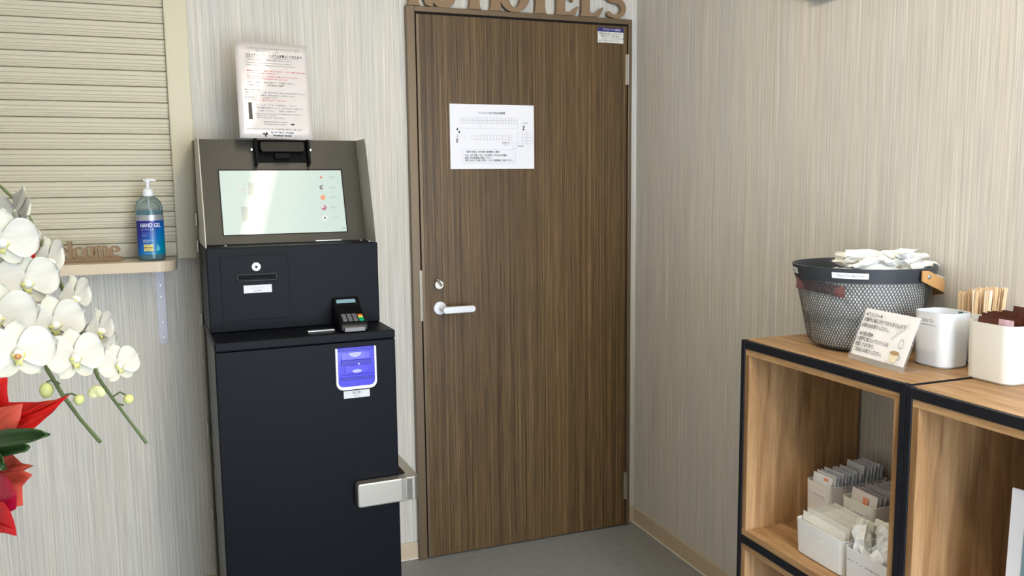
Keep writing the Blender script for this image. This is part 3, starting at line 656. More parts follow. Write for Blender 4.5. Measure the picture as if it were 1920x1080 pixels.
# anchor bracket clamping the kiosk to the wall
ab = thing('anchor_bracket', 'satin nickel L-shaped security bracket hooked round the kiosk side', 'bracket', mtx=KM @ Matrix.Translation((.27, .2, .49)))
KW = KM
def kb(name, bm, ma, bevel=.002):
    bm.transform(KW); return obj(name, bm, ma, ab, world=True, bevel=bevel)
b = new(); prism(b, rrect(.116, .285, .488, .560, .010, 5, (0, 1, 1, 0)), -.040, -.004, 1); kb('clamp_plate', b, NIC, .004)
b = new(); box(b, .2475, .262, -.0408, -.010, .4885, .5605); kb('painted_reflection', b, mat('nickel_reflection', (.30, .28, .25), .4, .8), 0)  # mirrored kiosk edge, painted on the clamp as a strip of darker nickel
b = new(); prism(b, [(.262, -.040), (.290, -.040), (.302, -.028), (.302, .60), (.270, .60), (.270, -.002), (.262, -.002)], .4885, .5605, 2); kb('side_arm', b, NIC, .002)
b = new(); box(b, .3015, .3035, -.015, -.006, .505, .518); box(b, .3015, .3035, -.018, -.004, .49, .50); box(b, .3015, .3035, -.018, -.006, .522, .552); kb('rivet_slot', b, BLKM, 0)
text('SAFETY', .011, SIL, ab, KW @ Vector((.135, -.0402, .494)), KW.to_3x3() @ Vector((1, 0, 0)), Z, 'LEFT', .038, bold=.0002)

# ------------------------------------------------------------------ shelf units
FX = -.377; BXW = -.012; S = 1.0164
def unit(y1, y2, S, label, dz=0):
    """two stacked cells: steel frame with oak boxes; y1 far side, y2 near side"""
    u = thing('shelf_unit', label, 'shelf', ((FX+BXW)/2, (y1+y2)/2, 0))
    pw = .0145
    for x0 in (FX, BXW-pw):
        for y0 in (y1-pw, y2):
            box_ = outbox(x0, x0+pw, y0, y0+pw, 0, S+.001); obj('post', box_, STL, u, world=True, bevel=.001)
    for zt in (S, .5, .021):
        for x0 in (FX+.0004, BXW-pw):
            obj('rail', outbox(x0, x0+pw, y2+pw, y1-pw, zt-.0205, zt), STL, u, world=True, bevel=.001)
        for y0 in (y1-pw, y2): obj('side_rail', outbox(FX+pw, BXW-pw, y0, y0+pw, zt-.0205, zt), STL, u, world=True, bevel=.001)
    obj('top_board', outbox(FX+.012, BXW, y2+.001, y1-.001, S-.016, S+.0007), OAKH, u, world=True, bevel=.0008)
    th = .016
    for z0_, z1_ in ((.5004, S-.021), (.0215, .479)):
        a0, a1 = y2+pw, y1-pw
        obj('upper_panel', outbox(FX+.003, BXW, a0, a1, z1_-th, z1_), OAKH, u, world=True, bevel=.0006)
        obj('lower_panel', outbox(FX+.003, BXW, a0, a1, z0_, z0_+th), OAKH, u, world=True, bevel=.0006)
        for y0 in (a0, a1-th): obj('side_panel', outbox(FX+.003, BXW, y0, y0+th, z0_+th, z1_-th), OAKV, u, world=True, bevel=.0006)
    return u
unit(-1.2359, -1.7722, S, 'open oak cube shelf with a black steel frame under the mesh basket')
unit(-1.7735, -2.310, S-.004, 'open oak cube shelf with a black steel frame at the right picture edge')

# ------------------------------------------------------------------ mesh basket
cx, cy, rz_ = -.168, -1.425, 1.2205
RT, RB, BH = .162, .119, 0
bk = thing('mesh_basket', 'dark steel mesh basket with a tan handle on the oak shelf', 'basket', (cx, cy, S+.001))
zb3 = S+.0012
def rad(z):   # radius of the wall at height z above the base
    t_ = (z-zb3)/(rz_-zb3); r_ = RB+(RT-RB)*t_
    if t_ < .12: r_ -= .022*(1-t_/.12)**2
    return r_
b = new(); zt = rz_; zr = rz_-.0335
prof = [(rad(zr)+.0015, zr), (RT+.0015, zt-.001), (RT, zt), (RT-.003, zt), (rad(zr)-.002, zr)]
seg = 96; rings = [[b.verts.new((cx+r_*math.cos(2*PI*q/seg), cy+r_*math.sin(2*PI*q/seg), z)) for q in range(seg)] for r_, z in prof]
for a, c in zip(rings, rings[1:]+rings[:1]):
    for q in range(seg): b.faces.new((a[q], a[(q+1) % seg], c[(q+1) % seg], c[q]))
rim = obj('rim_band', b, BSK, bk, world=True, smooth=True)
b = new(); lathe(b, [(.02, zb3), (RB-.03, zb3), (RB-.024, zb3+.001), (RB-.020, zb3+.005), (RB-.022, zb3+.006), (.02, zb3+.003)], 64, cx, cy); obj('base_plate', b, BSK, bk, world=True, smooth=True)
b = new(); NA, NZ = 118, 26; zz0 = zb3+.004; hw = .00105
def mpnt(ia, z): a = 2*PI*ia/NA; r_ = rad(z); return Vector((cx+r_*math.cos(a), cy+r_*math.sin(a), z))
for dr in (1, -1):
    for ia in range(NA):
        prev = None
        for j in range(NZ+1):
            z = zz0+(zr-zz0+.002)*j/NZ; c0 = ia+dr*j*.5; p = mpnt(c0, z); a = 2*PI*c0/NA
            tv = Vector((-math.sin(a), math.cos(a), 0))*hw*1.25
            v = (b.verts.new(p-tv), b.verts.new(p+tv))
            if prev: b.faces.new((prev[0], prev[1], v[1], v[0]))
            prev = v
tag(obj('wire_mesh', b, mat('mesh_steel', (.10, .105, .115), .45, .4), bk, world=True), kind='stuff')
def brim(a, z, off=.002): r_ = rad(z)+.0015+off; return Vector((cx+r_*math.cos(a), cy+r_*math.sin(a), z))
A0 = math.atan2(CAM.y-cy, CAM.x-cx)
def blabel(a0, a1, z0_, z1_, s_, wd_):
    b = new(); n = 10; v = [[b.verts.new(brim(a0+(a1-a0)*i/n, z)) for z in (z0_, z1_)] for i in range(n+1)]
    for i in range(n): b.faces.new((v[i][0], v[i+1][0], v[i+1][1], v[i][1]))
    l_ = obj('name_label', b, mat('label_tape', (.82, .83, .86), .4), bk, world=True)
    text(s_, .009, INKG, bk, None, None, None, 'CENTER', wd_, bend=lambda c: brim((a0+a1)/2+c.x/RT, z0_+.0035+c.y, .0026))
blabel(A0-.415, A0+.08, rz_-.0225, rz_-.009, 'TOOTH BRUSH', .058); blabel(A0-1.42, A0-1.10, rz_-.022, rz_-.008, 'BRUSH', .03)
# handle: bent wood band folded down round the right side
b = new(); n = 30; aP = A0+.93; rings = []
for i in range(n+1):
    f = i/n; a = aP-.12+f*(PI+.16); z = rz_-.016-.052*math.sin(PI*min(1, max(0, (f-.02)/.96)))**.8; r_ = RT+.005+.010*math.sin(PI*f)
    hh = .0155 if 0 < i < n else .012
    rings.append([b.verts.new((cx+q*math.cos(a), cy+q*math.sin(a), z+e)) for q, e in ((r_, -hh), (r_+.005, -hh), (r_+.005, hh), (r_, hh))])
for p_, q_ in zip(rings, rings[1:]):
    for e in range(4): b.faces.new((p_[e], p_[(e+1) % 4], q_[(e+1) % 4], q_[e]))
b.faces.new(rings[0]); b.faces.new(rings[-1][::-1]); hn = obj('handle', b, LEA, bk, world=True, bevel=.001)
for a in (aP, aP+PI):
    b = new(); lathe(b, [(.0065, 0), (.006, .002), (.003, .0035)], 16)
    c_ = Vector((cx+(RT+.010)*math.cos(a), cy+(RT+.010)*math.sin(a), rz_-.018)); b.transform(Matrix.Translation(c_) @ Matrix.Rotation(a, 4, 'Z') @ Matrix.Rotation(PI/2, 4, 'Y')); obj('rivet', b, SIL, hn, world=True)

# packets: crumpled pillow shapes
def pillow(w_, h_, t_, nx=6, ny=4, crump=.15, seed=1):
    rr = random.Random(seed); b = new(); G = []
    for s_ in (1, -1):
        g_ = []
        for i in range(nx+1):
            row = []
            for j in range(ny+1):
                u, v = i/nx, j/ny; e = i in (0, nx) or j in (0, ny)
                if s_ == -1 and e: row.append(G[0][i][j]); continue
                z = 0 if e else s_*t_/2*(math.sin(PI*u)**.5)*(math.sin(PI*v)**.5)*(1+rr.uniform(-crump, crump)*2)
                if e: z = rr.uniform(-1, 1)*crump*t_*.6
                row.append(b.verts.new(((u-.5)*w_+rr.uniform(-1, 1)*crump*.03*w_, (v-.5)*h_, z)))
            g_.append(row)
        G.append(g_)
        for i in range(nx):
            for j in range(ny):
                f = (g_[i][j], g_[i+1][j], g_[i+1][j+1], g_[i][j+1]); b.faces.new(f if s_ == 1 else f[::-1])
    me = bpy.data.meshes.new('packet'); bmesh.ops.recalc_face_normals(b, faces=b.faces); b.to_mesh(me); b.free(); return me
def inst(name, me, M_, label, cat, group):
    o = bpy.data.objects.new(name, me); C.objects.link(o); o.matrix_world = M_; return tag(o, label, cat, group)
tb = []
for i in range(4):
    me = pillow(.150, .032, .016, 8, 4, .35, i); me.materials.append(SACH if i % 2 == 0 else mat('bright_sachet', (.92, .92, .90), .3)); tb.append(me)
rr = random.Random(3)
def basket_packet(x, y, z, yaw, pitch, roll_, k_, label, group):
    inst('toothbrush_packet', tb[k_ % 4], Matrix.Translation((x, y, z)) @ Matrix.Rotation(yaw, 4, 'Z') @ Matrix.Rotation(pitch, 4, 'Y') @ Matrix.Rotation(roll_, 4, 'X'), label, 'packet', group)
rv = Vector((RGT.x, RGT.y, 0)).normalized(); fv = Vector((FWD.x, FWD.y, 0)).normalized(); yr = math.atan2(rv.y, rv.x)
for i in range(26):      # visible heap above the rim, on the right side of the basket
    a = rr.uniform(-.038, .080) if i > 4 else rr.uniform(-.01, .05); dd = rr.uniform(-.075, .075)
    lay = i/26; z = rz_-.018+lay*.046*(1-abs(a-.015)/.19)+rr.uniform(-.004, .004)
    lim = .080-.0*lay; 
    x, y = cx+rv.x*a+fv.x*dd, cy+rv.y*a+fv.y*dd
    rmax = .155-.075
    q = math.hypot(x-cx, y-cy)
    if q > rmax: x = cx+(x-cx)*rmax/q; y = cy+(y-cy)*rmax/q
    basket_packet(x+rv.x*.030, y+rv.y*.030, z, yr+rr.uniform(-.5, .5)+(1.2 if i % 5 == 0 else 0), rr.uniform(-.26, .26), rr.uniform(-1.1, 1.1), i, 'white wrapped toothbrush packet heaped above the dark basket rim', 'toothbrush packets heaped on top of the basket')
for i in range(46):      # the ones behind the mesh
    ring = i % 23; lv = i//23; a = ring/23*2*PI; rw = .098 if lv else .112
    z = 1.055 if lv == 0 else 1.135
    z = (1.076, 1.150)[lv]; r_ = (.110, .132)[lv]
    M_ = Matrix.Translation((cx+r_*math.cos(a), cy+r_*math.sin(a), z)) @ Matrix.Rotation(a+PI/2, 4, 'Z') @ Matrix.Rotation(PI/2, 4, 'X')
    me = tb[i % 4]
    inst('toothbrush_packet', me, M_ @ Matrix.Rotation(PI/2+rr.uniform(-.12, .12), 4, 'Z') @ Matrix.Diagonal((.62, 1.22, .5, 1)), 'white wrapped packet standing inside the basket behind the dark mesh', 'packet', 'packets behind the basket mesh')
mr_ = pillow(.150, .026, .010, 8, 3, .1, 9); mr_.materials.append(REDF)
inst('red_packet', mr_, Matrix.Translation((cx+.140*math.cos(A0-.72), cy+.140*math.sin(A0-.72), rz_-.050)) @ Matrix.Rotation(A0-.72+PI/2, 4, 'Z') @ Matrix.Rotation(PI/2, 4, 'X') @ Matrix.Rotation(-.06, 4, 'Z'), 'dull red packet lying behind the mesh under the basket rim', 'packet', None)

# ------------------------------------------------------------------ acrylic card stand
cs = thing('sign_holder', 'clear acrylic card stand with a white amenity card before the basket', 'sign holder', (-.27, -1.615, S+.001))
p0 = Vector((-.300, -1.532, S+.0015)); yd_ = Vector((.042, -.006, .108)); xd_ = Vector((-.012, -.168, 0)); CM = frame(p0, xd_, yd_); cw = .170; chh = .122
b = new()
for z0_, z1_ in ((0, .0018), (.0038, .0056)):
    vs = box(b, 0, cw, 0, chh, z0_, z1_)
    for v in vs: v.co = CM @ v.co
obj('acrylic_plate', b, CLEAR, cs, world=True, bevel=.0004)
b = new(); vs = box(b, 0, cw, -.001, .055, -.0015, .0005); FM = frame(p0+Vector((0, 0, 0)), xd_, Vector((.055, -.004, 0)))
for v in vs: v.co = FM @ v.co
for v in vs: v.co.z += .0006
obj('acrylic_foot', b, CLEAR, cs, world=True, bevel=.0004)
b = new(); vs = box(b, .004, cw-.004, .012, chh-.001, .0022, .0034)
for v in vs: v.co = CM @ v.co
card = obj('card', b, mat('card_white', (.93, .93, .97), .5), cs, world=True)
def ctx(s_, px, py_, size, wd_, ma=INK, bold=.0001): text(s_, size, ma, cs, CM @ Vector((px*cw, (1-py_)*chh, .0059)), xd_, yd_, 'LEFT', wd_, bold=bold)
ctx('★アメニティ★', .07, .15, .0115, .052); ctx('お部屋に備え付けておりませんので', .06, .25, .0105, .128); ctx('必要な分お取りください。', .06, .36, .0105, .085)
ctx('★お飲み物★', .07, .52, .0115, .044); ctx('お部屋に紙コップとケトルを', .06, .62, .0105, .098); ctx('設置しております。', .06, .72, .0105, .060); ctx('ご自由にお取りください。', .06, .82, .0105, .088)
b = new()
cxp, cyp = .79*cw, .20*chh
v = [(cxp-.013, cyp+.012), (cxp-.010, cyp-.004), (cxp-.005, cyp-.009), (cxp+.005, cyp-.009), (cxp+.010, cyp-.004), (cxp+.013, cyp+.012)]
b.faces.new([b.verts.new(CM @ Vector((x, y, .0058))) for x, y in v]); obj('printed_cup', b, mat('cup_cream', (.80, .72, .55), .6), cs, world=True)
b = new(); disc(b, CM, cxp, cyp+.012, .013, .0060, 20, .0045); obj('printed_coffee', b, mat('coffee_tan', (.42, .28, .14), .6), cs, world=True)
def ringp(bm, M_, cx_, cy_, r0, r1, z, n=24, e=1, a0=0, a1=2*PI):
    A = [bm.verts.new(M_ @ Vector((cx_+r0*math.cos(a0+(a1-a0)*q/n), cy_+e*r0*math.sin(a0+(a1-a0)*q/n), z))) for q in range(n+1)]
    B = [bm.verts.new(M_ @ Vector((cx_+r1*math.cos(a0+(a1-a0)*q/n), cy_+e*r1*math.sin(a0+(a1-a0)*q/n), z))) for q in range(n+1)]
    for q in range(n): bm.faces.new((A[q], A[q+1], B[q+1], B[q]))
b = new(); ringp(b, CM, cxp, cyp+.012, .0128, .0138, .0062, e=.36); ringp(b, CM, cxp, cyp-.006, .0180, .0190, .0057, e=.42, a0=-PI, a1=0); ringp(b, CM, cxp+.014, cyp+.004, .004, .005, .0057)
ringp(b, CM, cxp+.008, cyp+.034, .006, .007, .0058, e=1.5); ringp(b, CM, cxp-.012, cyp+.060, .004, .0045, .0058, e=1.6); ringp(b, CM, cxp+.008, cyp+.074, .004, .0048, .0058, e=.8)
obj('printed_outline', b, INKG, cs, world=True)
b = new(); 
for q in range(8): disc(b, CM, cxp-.024+.0038*q, cyp+.042+.0035*q, .0022, .0057, 8)
obj('printed_sugar', b, mat('print_pale', (.62, .62, .66), .6), cs, world=True)

# ------------------------------------------------------------------ white boxes
def open_box(name, x0, x1, y0, y1, z0, h, r_, ma, label, taper=.003, cat='box'):
    t_ = thing(name, label, cat, ((x0+x1)/2, (y0+y1)/2, z0)); b = new(); th = .0022; L = []
    for off, z in ((taper+.004, z0), (taper, z0+.004), (0, z0+h), (th, z0+h), (th+taper, z0+.006)):
        L.append([b.verts.new((x, y, z)) for x, y in rrect(x0+off, x1-off, y0+off, y1-off, max(r_-off*.5, .002), 6)])
    n = len(L[0])
    for a, c in zip(L, L[1:]):
        for q in range(n): b.faces.new((a[q], a[(q+1) % n], c[(q+1) % n], c[q]))
    b.faces.new(L[0][::-1]); b.faces.new(L[-1]); obj('container', b, ma, t_, world=True, smooth=True); return t_
def side_label(t_, x, y0, y1, z0, z1, s_, ma=INKG, size=.009, wd_=None):
    b = new(); box(b, x-.0006, x, y0, y1, z0, z1); obj('name_label', b, mat('label_tape', (.82, .83, .86), .4), t_, world=True)
    text(s_, size, ma, t_, (x-.0007, (y0+y1)/2, z0+(z1-z0)*.3), (0, -1, 0), Z, 'CENTER', wd_)
zt1 = S+.0012; zt2 = S-.004+.0012
g1 = open_box('green_tea_box', -.212, -.128, -1.712, -1.617, zt1, .119, .026, mat('cool_white_box', (.72, .76, .82), .42), 'white rounded box with a GREEN TEA label beside the card stand')
side_label(g1, -.2126, -1.687, -1.640, zt1+.093, zt1+.107, 'GREEN TEA', size=.011, wd_=.036)
g2 = open_box('coffee_box', -.208, -.090, -1.862, -1.751, zt2, .119, .024, WARMW, 'larger white box filled with brown coffee sachets at the right')
g3 = open_box('stirrer_box', -.108, -.028, -1.735, -1.632, zt1, .112, .018, WHT2, 'white box of wooden stirrers standing behind the green tea box')
# one green tea stick
o = solo('tea_stick', outbox(-.008, .008, -.0035, .0035, 0, .112), GRT, 'single dark green tea stick poking out of the white box', 'tea stick', bevel=.001)
o.matrix_world = Matrix.Translation((-.160, -1.690, zt1+.008)) @ Matrix.Rotation(.12, 4, 'Y') @ Matrix.Rotation(.9, 4, 'Z')
# coffee sachets
sm_ = [outbox(-.042, .042, -.005, .005, 0, .118) for _ in range(1)]
csm = pillow(.078, .118, .010, 5, 8, .35, 21); csm.materials.append(BROWN); csp = pillow(.080, .122, .011, 4, 6, .12, 22); csp.materials.append(PINK)
for i in range(10):
    x = -.189+i*.0095; y = -1.806+rr.uniform(-.006, .006); 
    M_ = Matrix.Translation((x, y, zt2+.0695+rr.uniform(-.003, .004)+.0013*i)) @ Matrix.Rotation(rr.uniform(-.10, .10), 4, 'Y') @ Matrix.Rotation(PI/2+rr.uniform(-.13, .13), 4, 'Z') @ Matrix.Rotation(PI/2, 4, 'X') @ Matrix.Rotation(rr.uniform(-.09, .09), 4, 'Z')
    inst('coffee_sachet', csm, M_, 'dark brown foil coffee sachet standing in the larger white box', 'sachet', 'brown coffee sachets in the white box')
M_ = Matrix.Translation((-.1955, -1.838, zt2+.069)) @ Matrix.Rotation(PI/2, 4, 'Z') @ Matrix.Rotation(PI/2, 4, 'X')
inst('pink_sachet', csp, M_ @ Matrix.Diagonal((.42, 1, .6, 1)), 'single shiny pink sachet in front of the brown coffee sachets', 'sachet', None)
# wooden stirrers
b = new(); prism(b, [(-.003, 0), (.003, 0), (.003, .144)]+[(.003*math.cos(a), .144+.003*math.sin(a)) for a in (PI/4, PI/2, 3*PI/4)]+[(-.003, .144)], -.0007, .0007, 1)
m1 = bpy.data.meshes.new('stirrer'); bmesh.ops.recalc_face_normals(b, faces=b.faces); b.to_mesh(m1); b.free(); m2 = m1.copy(); m1.materials.append(STICK); m2.materials.append(STICK2)
for i in range(96):
    u, v = (i % 16)/15, (i//16)/5
    x = -.098+.058*v+rr.uniform(-.003, .003); y = -1.645-.058*u+rr.uniform(-.002, .002)
    M_ = Matrix.Translation((x, y, zt1+.004)) @ Matrix.Rotation((u-.35)*-.10+rr.uniform(-.03, .03), 4, 'X').inverted() @ Matrix.Rotation(rr.uniform(-.05, .05), 4, 'Y') @ Matrix.Rotation(rr.uniform(-.9, .9)+PI/2*(i % 2), 4, 'Z') @ Matrix.Diagonal((1, 1, 1.03 if u < .35 else 1.09+.02*v, 1))
    inst('wooden_stirrer', m2 if (i*7) % 5 < 2 else m1, M_, 'thin wooden stirrer standing in the bundle behind the white tea box', 'stirrer', 'wooden stirrers in the box')

# boxes inside the cell
zf = .5169
A = open_box('tissue_box', -.340, -.236, -1.578, -1.414, zf, .087, .014, WHT2, 'low white box of milky packets at the front left of the shelf cell', .004)
side_label(A, -.3385, -1.515, -1.455, zf+.060, zf+.067, 'バスソルト', wd_=.044, size=.007)
B = open_box('razor_box', -.345, -.236, -1.725, -1.586, zf, .086, .012, mat('box_white_plain', (.80, .80, .84), .42), 'low white box lettered RAZOR holding crumpled film packets')
text('カミソリ RAZOR', .014, INK, B, (-.3435, -1.594, zf+.058), (0, -1, -.0), Z, 'LEFT', .098)
Cb = open_box('comb_box', -.222, -.030, -1.398, -1.310, zf, .135, .012, mat('box_cream', (.74, .73, .74), .42), 'taller white box of pale blue packets at the back left')
side_label(Cb, -.2215, -1.385, -1.335, zf+.098, zf+.113, 'BODY SPONGE', wd_=.042, size=.008)
Db = open_box('cotton_box', -.222, -.030, -1.545, -1.440, zf, .135, .012, WARMW, 'taller white box of grey packets beside the steel post')
side_label(Db, -.2215, -1.520, -1.472, zf+.098, zf+.115, 'COTTON SET', INK, wd_=.036, size=.008)
def packet_mesh(w_, h_, ma, seed, t_=.006):
    me = pillow(w_, h_, t_, 4, 5, .2, seed); me.materials.append(ma); return me
def standing(x, y, z, me, tilt, yaw, name, label, group, cat='packet'):
    return inst(name, me, Matrix.Translation((x, y, z)) @ Matrix.Rotation(tilt, 4, 'Y') @ Matrix.Rotation(PI/2+yaw, 4, 'Z') @ Matrix.Rotation(PI/2, 4, 'X'), label, cat, group)
pc = [packet_mesh(.068, .150, PACK, 31), packet_mesh(.066, .156, mat('pale_packet', (.82, .84, .88), .5), 32)]
for i in range(15):
    q_ = standing(-.212+.0117*i, -1.354, zf+.082+(.012 if i > 8 else 0)+rr.uniform(-.002, .004), pc[i % 2], .10, rr.uniform(-.08, .08), 'blue_packet', 'pale blue paper packet standing in the box at the back left', 'pale blue packets in the back left box')
    if i == 0: blue0 = q_; q_['label'] = 'foremost pale blue packet with an orange seal in the back left box'
pd = [packet_mesh(.084, .146, PACKG, 33), packet_mesh(.082, .150, mat('mauve_packet', (.48, .45, .47), .5), 34)]
for i in range(12):
    q_ = standing(-.208+.014*i, -1.4925, zf+.080+rr.uniform(-.002, .004), pd[i % 2], .14, rr.uniform(-.08, .08), 'grey_packet', 'grey paper packet standing in the box by the steel post', 'grey packets in the back right box')
    if i == 0: grey0 = q_; q_['label'] = 'foremost grey packet with an orange seal beside the steel post'
for p_, y, z in ((blue0, -1.368, zf+.140), (grey0, -1.503, zf+.136)):
    b = new(); box(b, -.0008, .0008, -.008, .008, -.010, .010)
    me = bpy.data.meshes.new('printed_seal'); bmesh.ops.recalc_face_normals(b, faces=b.faces); b.to_mesh(me); b.free(); me.materials.append(ORG)
    o = bpy.data.objects.new('printed_seal', me); C.objects.link(o); o.parent = p_
    o.matrix_basis = p_.matrix_basis.inverted() @ Matrix.Translation((-.2065, y, z)) @ Matrix.Rotation(.10, 4, 'Y')
pw_ = [packet_mesh(.150, .098, PACKW, 35, .008), packet_mesh(.146, .104, mat('milk_film', (.74, .74, .71), .35), 36, .008)]
for i in range(9):
    q_ = standing(-.326+.0098*i, -1.496-.002*i, zf+.056+rr.uniform(-.002, .003)+.0015*i, pw_[i % 2], .10, rr.uniform(-.05, .05), 'milky_packet', 'flat milky packet standing in the low box at the front left', 'milky packets in the front left box')
    if i == 0: q_['label'] = 'foremost milky packet against the front wall of the low white box'
bag = [pillow(.085, .125, .030, 7, 8, .75, 40+i) for i in range(3)]
for i, me in enumerate(bag): me.materials.append((mat('bag_white', (.84, .87, .90), .28), mat('bag_clear', (.70, .72, .68), .22), mat('bag_bright', (.86, .88, .92), .3))[i])
for i, (x, y, z, a1, a2, a3) in enumerate(((-.322, -1.618, .074, .12, .1, -.38), (-.304, -1.606, .082, .05, .0, -.20), (-.322, -1.680, .062, .15, .1, .25), (-.296, -1.660, .082, .08, -.1, .12), (-.270, -1.640, .086, .0, .0, -.1), (-.262, -1.684, .090, .0, .1, .2))):
    inst('film_packet', bag[i % 3], Matrix.Translation((x, y, zf+z)) @ Matrix.Rotation(a3, 4, 'X') @ Matrix.Rotation(a1, 4, 'Y') @ Matrix.Rotation(PI/2+a2, 4, 'Z') @ Matrix.Rotation(PI/2, 4, 'X') @ Matrix.Diagonal((.42, 1, .6, 1) if i < 2 else (.82, .95, .7, 1)).to_4x4(), 'crumpled film packet sticking out of the razor box', 'packet', 'film packets in the razor box')

# leaning brochure in the right unit
bt = thing('leaning_brochure', 'white bordered blue-grey brochure leaning in the right hand shelf cell', 'brochure', (-.30, -2.05, zf))
BM = frame(Vector((-.318, -1.962, zf-.003)), (0.25, -1, 0), (.06, -.085, 1))
b = new(); vs = box(b, 0, .21, 0, .345, -.003, 0)
for v in vs: v.co = BM @ v.co
obj('cover', b, mat('brochure_white', (.62, .62, .66), .5), bt, world=True)
b = new(); quadmesh(b, BM, .025, .195, .02, .30, .0006); obj('printed_picture', b, mat('brochure_blue', (.16, .24, .28), .5), bt, world=True)

# ------------------------------------------------------------------ orchid
PT = mat('orchid_petal', (.83, .81, .74), .55)
pn = noise(PT, coords(PT, (60, 14, 60)), 1, 3)
nodes(PT)[1].new(ramp(PT, pn, [(.35, (.455, .445, .395)), (.7, (.525, .52, .475))]), nodes(PT)[2].inputs['Base Color'])
PTC = mat('orchid_sepal', (.50, .49, .41), .55)
LIPM = mat('orchid_lip', (.60, .57, .20), .5); COLM = mat('orchid_column', (.66, .65, .58), .45); LIPR = mat('orchid_throat', (.42, .20, .07), .5)
STEM = mat('orchid_stem', (.085, .12, .045), .5); BUD = mat('orchid_bud', (.55, .58, .22), .5); LEAF = mat('orchid_leaf', (.022, .065, .012), .35)
WR = mat('red_wrap', (.60, .010, .008), .45, spec=.3); WR2 = mat('salmon_wrap', (.52, .075, .045), .5, spec=.3); WR3 = mat('crimson_wrap', (.34, .004, .028), .32)
def petal(w_, l_, cup, base=.12, tip=1.0, nx=9, ny=7, wave=.0):
    b = new(); V = []
    for i in range(nx+1):
        t_ = 1-(1-i/nx)**1.7; wt_ = w_/2*(math.sqrt(max(.004, 1-((t_-.52)/.48)**2)) if t_ > .52 else base+(1-base)*math.sin(PI/2*t_/.52))
        row = []
        for j in range(ny+1):
            s_ = j/ny*2-1; z = cup*(s_*s_*.35-.9*(t_-.35)**2)*l_+wave*math.sin(3*s_+5*t_)*l_-.02*l_*math.exp(-(s_*7)**2)
            row.append(b.verts.new((s_*wt_, l_*(t_-.08*s_*s_*t_), z)))
        V.append(row)
    for i in range(nx):
        for j in range(ny): b.faces.new((V[i][j], V[i+1][j], V[i+1][j+1], V[i][j+1]))
    bmesh.ops.recalc_face_normals(b, faces=b.faces); me = bpy.data.meshes.new('petal'); b.to_mesh(me); b.free()
    for p in me.polygons: p.use_smooth = True
    return me
PB = petal(.062, .056, .22, .25, wave=.02); PB.materials.append(PT)
SP = petal(.034, .050, .15, .25, wave=.01); SP.materials.append(PTC)
b = new(); lathe(b, [(.002, -.004), (.0058, .002), (.0074, .009), (.0060, .0145), (.001, .017)], 14, sy=1.15); b.transform(Matrix.Rotation(.5, 4, 'X')); COLme = bpy.data.meshes.new('flower'); b.to_mesh(COLme); b.free(); COLme.materials.append(COLM)
b = new(); 
for sx in (-1, 1): lathe(b, [(.0015, 0), (.0055, .004), (.005, .011), (.001, .015)], 12, sx*.006, -.007, 1, .7)
prism(b, [(-.007, -.006), (-.009, -.012), (-.004, -.020), (-.007, -.026), (-.001, -.023), (.001, -.023), (.007, -.026), (.004, -.020), (.009, -.012), (.007, -.006)], .004, .008, 2)
LPme = bpy.data.meshes.new('lip'); bmesh.ops.recalc_face_normals(b, faces=b.faces); b.to_mesh(LPme); b.free(); LPme.materials.append(LIPM)
for me in (COLme, LPme):
    for p in me.polygons: p.use_smooth = True
oc = thing('potted_orchid', 'white phalaenopsis orchid in red wrapping at the left edge', 'orchid', (-2.12, -1.55, .62))
OI = wmat(oc).inverted()
def child(name, me, M_, parent, pm):
    o = bpy.data.objects.new(name, me); C.objects.link(o); o.parent = parent; o.matrix_basis = pm.inverted() @ M_; return o
FL = []
def flower(u, v, t_, size, yaw, pitch, roll_=0, openp=1.0):
    c = at(u, v, t_); z = (CAM-c).normalized(); x = Vector((0, 0, 1)).cross(z).normalized(); y = z.cross(x)
    B_ = Matrix.Identity(4)
    for i in range(3): B_[i][0] = x[i]; B_[i][1] = y[i]; B_[i][2] = z[i]; B_[i][3] = c[i]
    B_ = B_ @ Matrix.Rotation(yaw, 4, 'Y') @ Matrix.Rotation(pitch, 4, 'X') @ Matrix.Rotation(roll_, 4, 'Z') @ Matrix.Scale(size*.93, 4)
    f = child('flower', COLme, B_, oc, wmat(oc)); FL.append(c)
    for an, me, tl, zz, sc_ in ((math.radians(-78), PB, .12, .0015, 1), (math.radians(78), PB, .12, .0015, 1), (0, SP, .1, -.0015, 1), (math.radians(142), SP, .12, -.003, .92), (math.radians(-142), SP, .12, -.003, .92)):
        M_ = B_ @ Matrix.Translation((0, 0, zz)) @ Matrix.Rotation(an, 4, 'Z') @ Matrix.Rotation(tl*openp+(1-openp)*1.1, 4, 'X') @ Matrix.Scale(sc_, 4)
        child('petal' if me is PB else 'sepal', me, M_, f, B_)
    child('lip', LPme, B_ @ Matrix.Translation((0, .001, .001)) @ Matrix.Scale(.88, 4), f, B_)
R_ = math.radians
flower(33, 660, 1.20, 1.03, R_(5), R_(-5), 0)
f0 = FL[0]; zc = (CAM-f0).normalized(); b = new(); lathe(b, [(.001, 0), (.004, .002), (.0048, .005), (.002, .008)], 14); b.transform(Matrix.Translation(f0+zc*.010-Vector((0, 0, .006))) @ zc.to_track_quat('Z', 'Y').to_matrix().to_4x4()); obj('throat', b, LIPR, oc, world=True, smooth=True)
flower(-8, 592, 1.28, 1.18, R_(10), 0, R_(-6))
flower(3, 450, 1.34, 1.12, R_(8), R_(5), R_(-5))
flower(47, 527, 1.38, 1.10, R_(22), 0, R_(4))
flower(88, 488, 1.44, .95, R_(62), R_(6), R_(14))
flower(137, 558, 1.46, .93, R_(58), R_(4), R_(12))
flower(99, 606, 1.36, 1.05, R_(24), 0, R_(6))
flower(184, 618, 1.47, .86, R_(60), R_(4), R_(12))
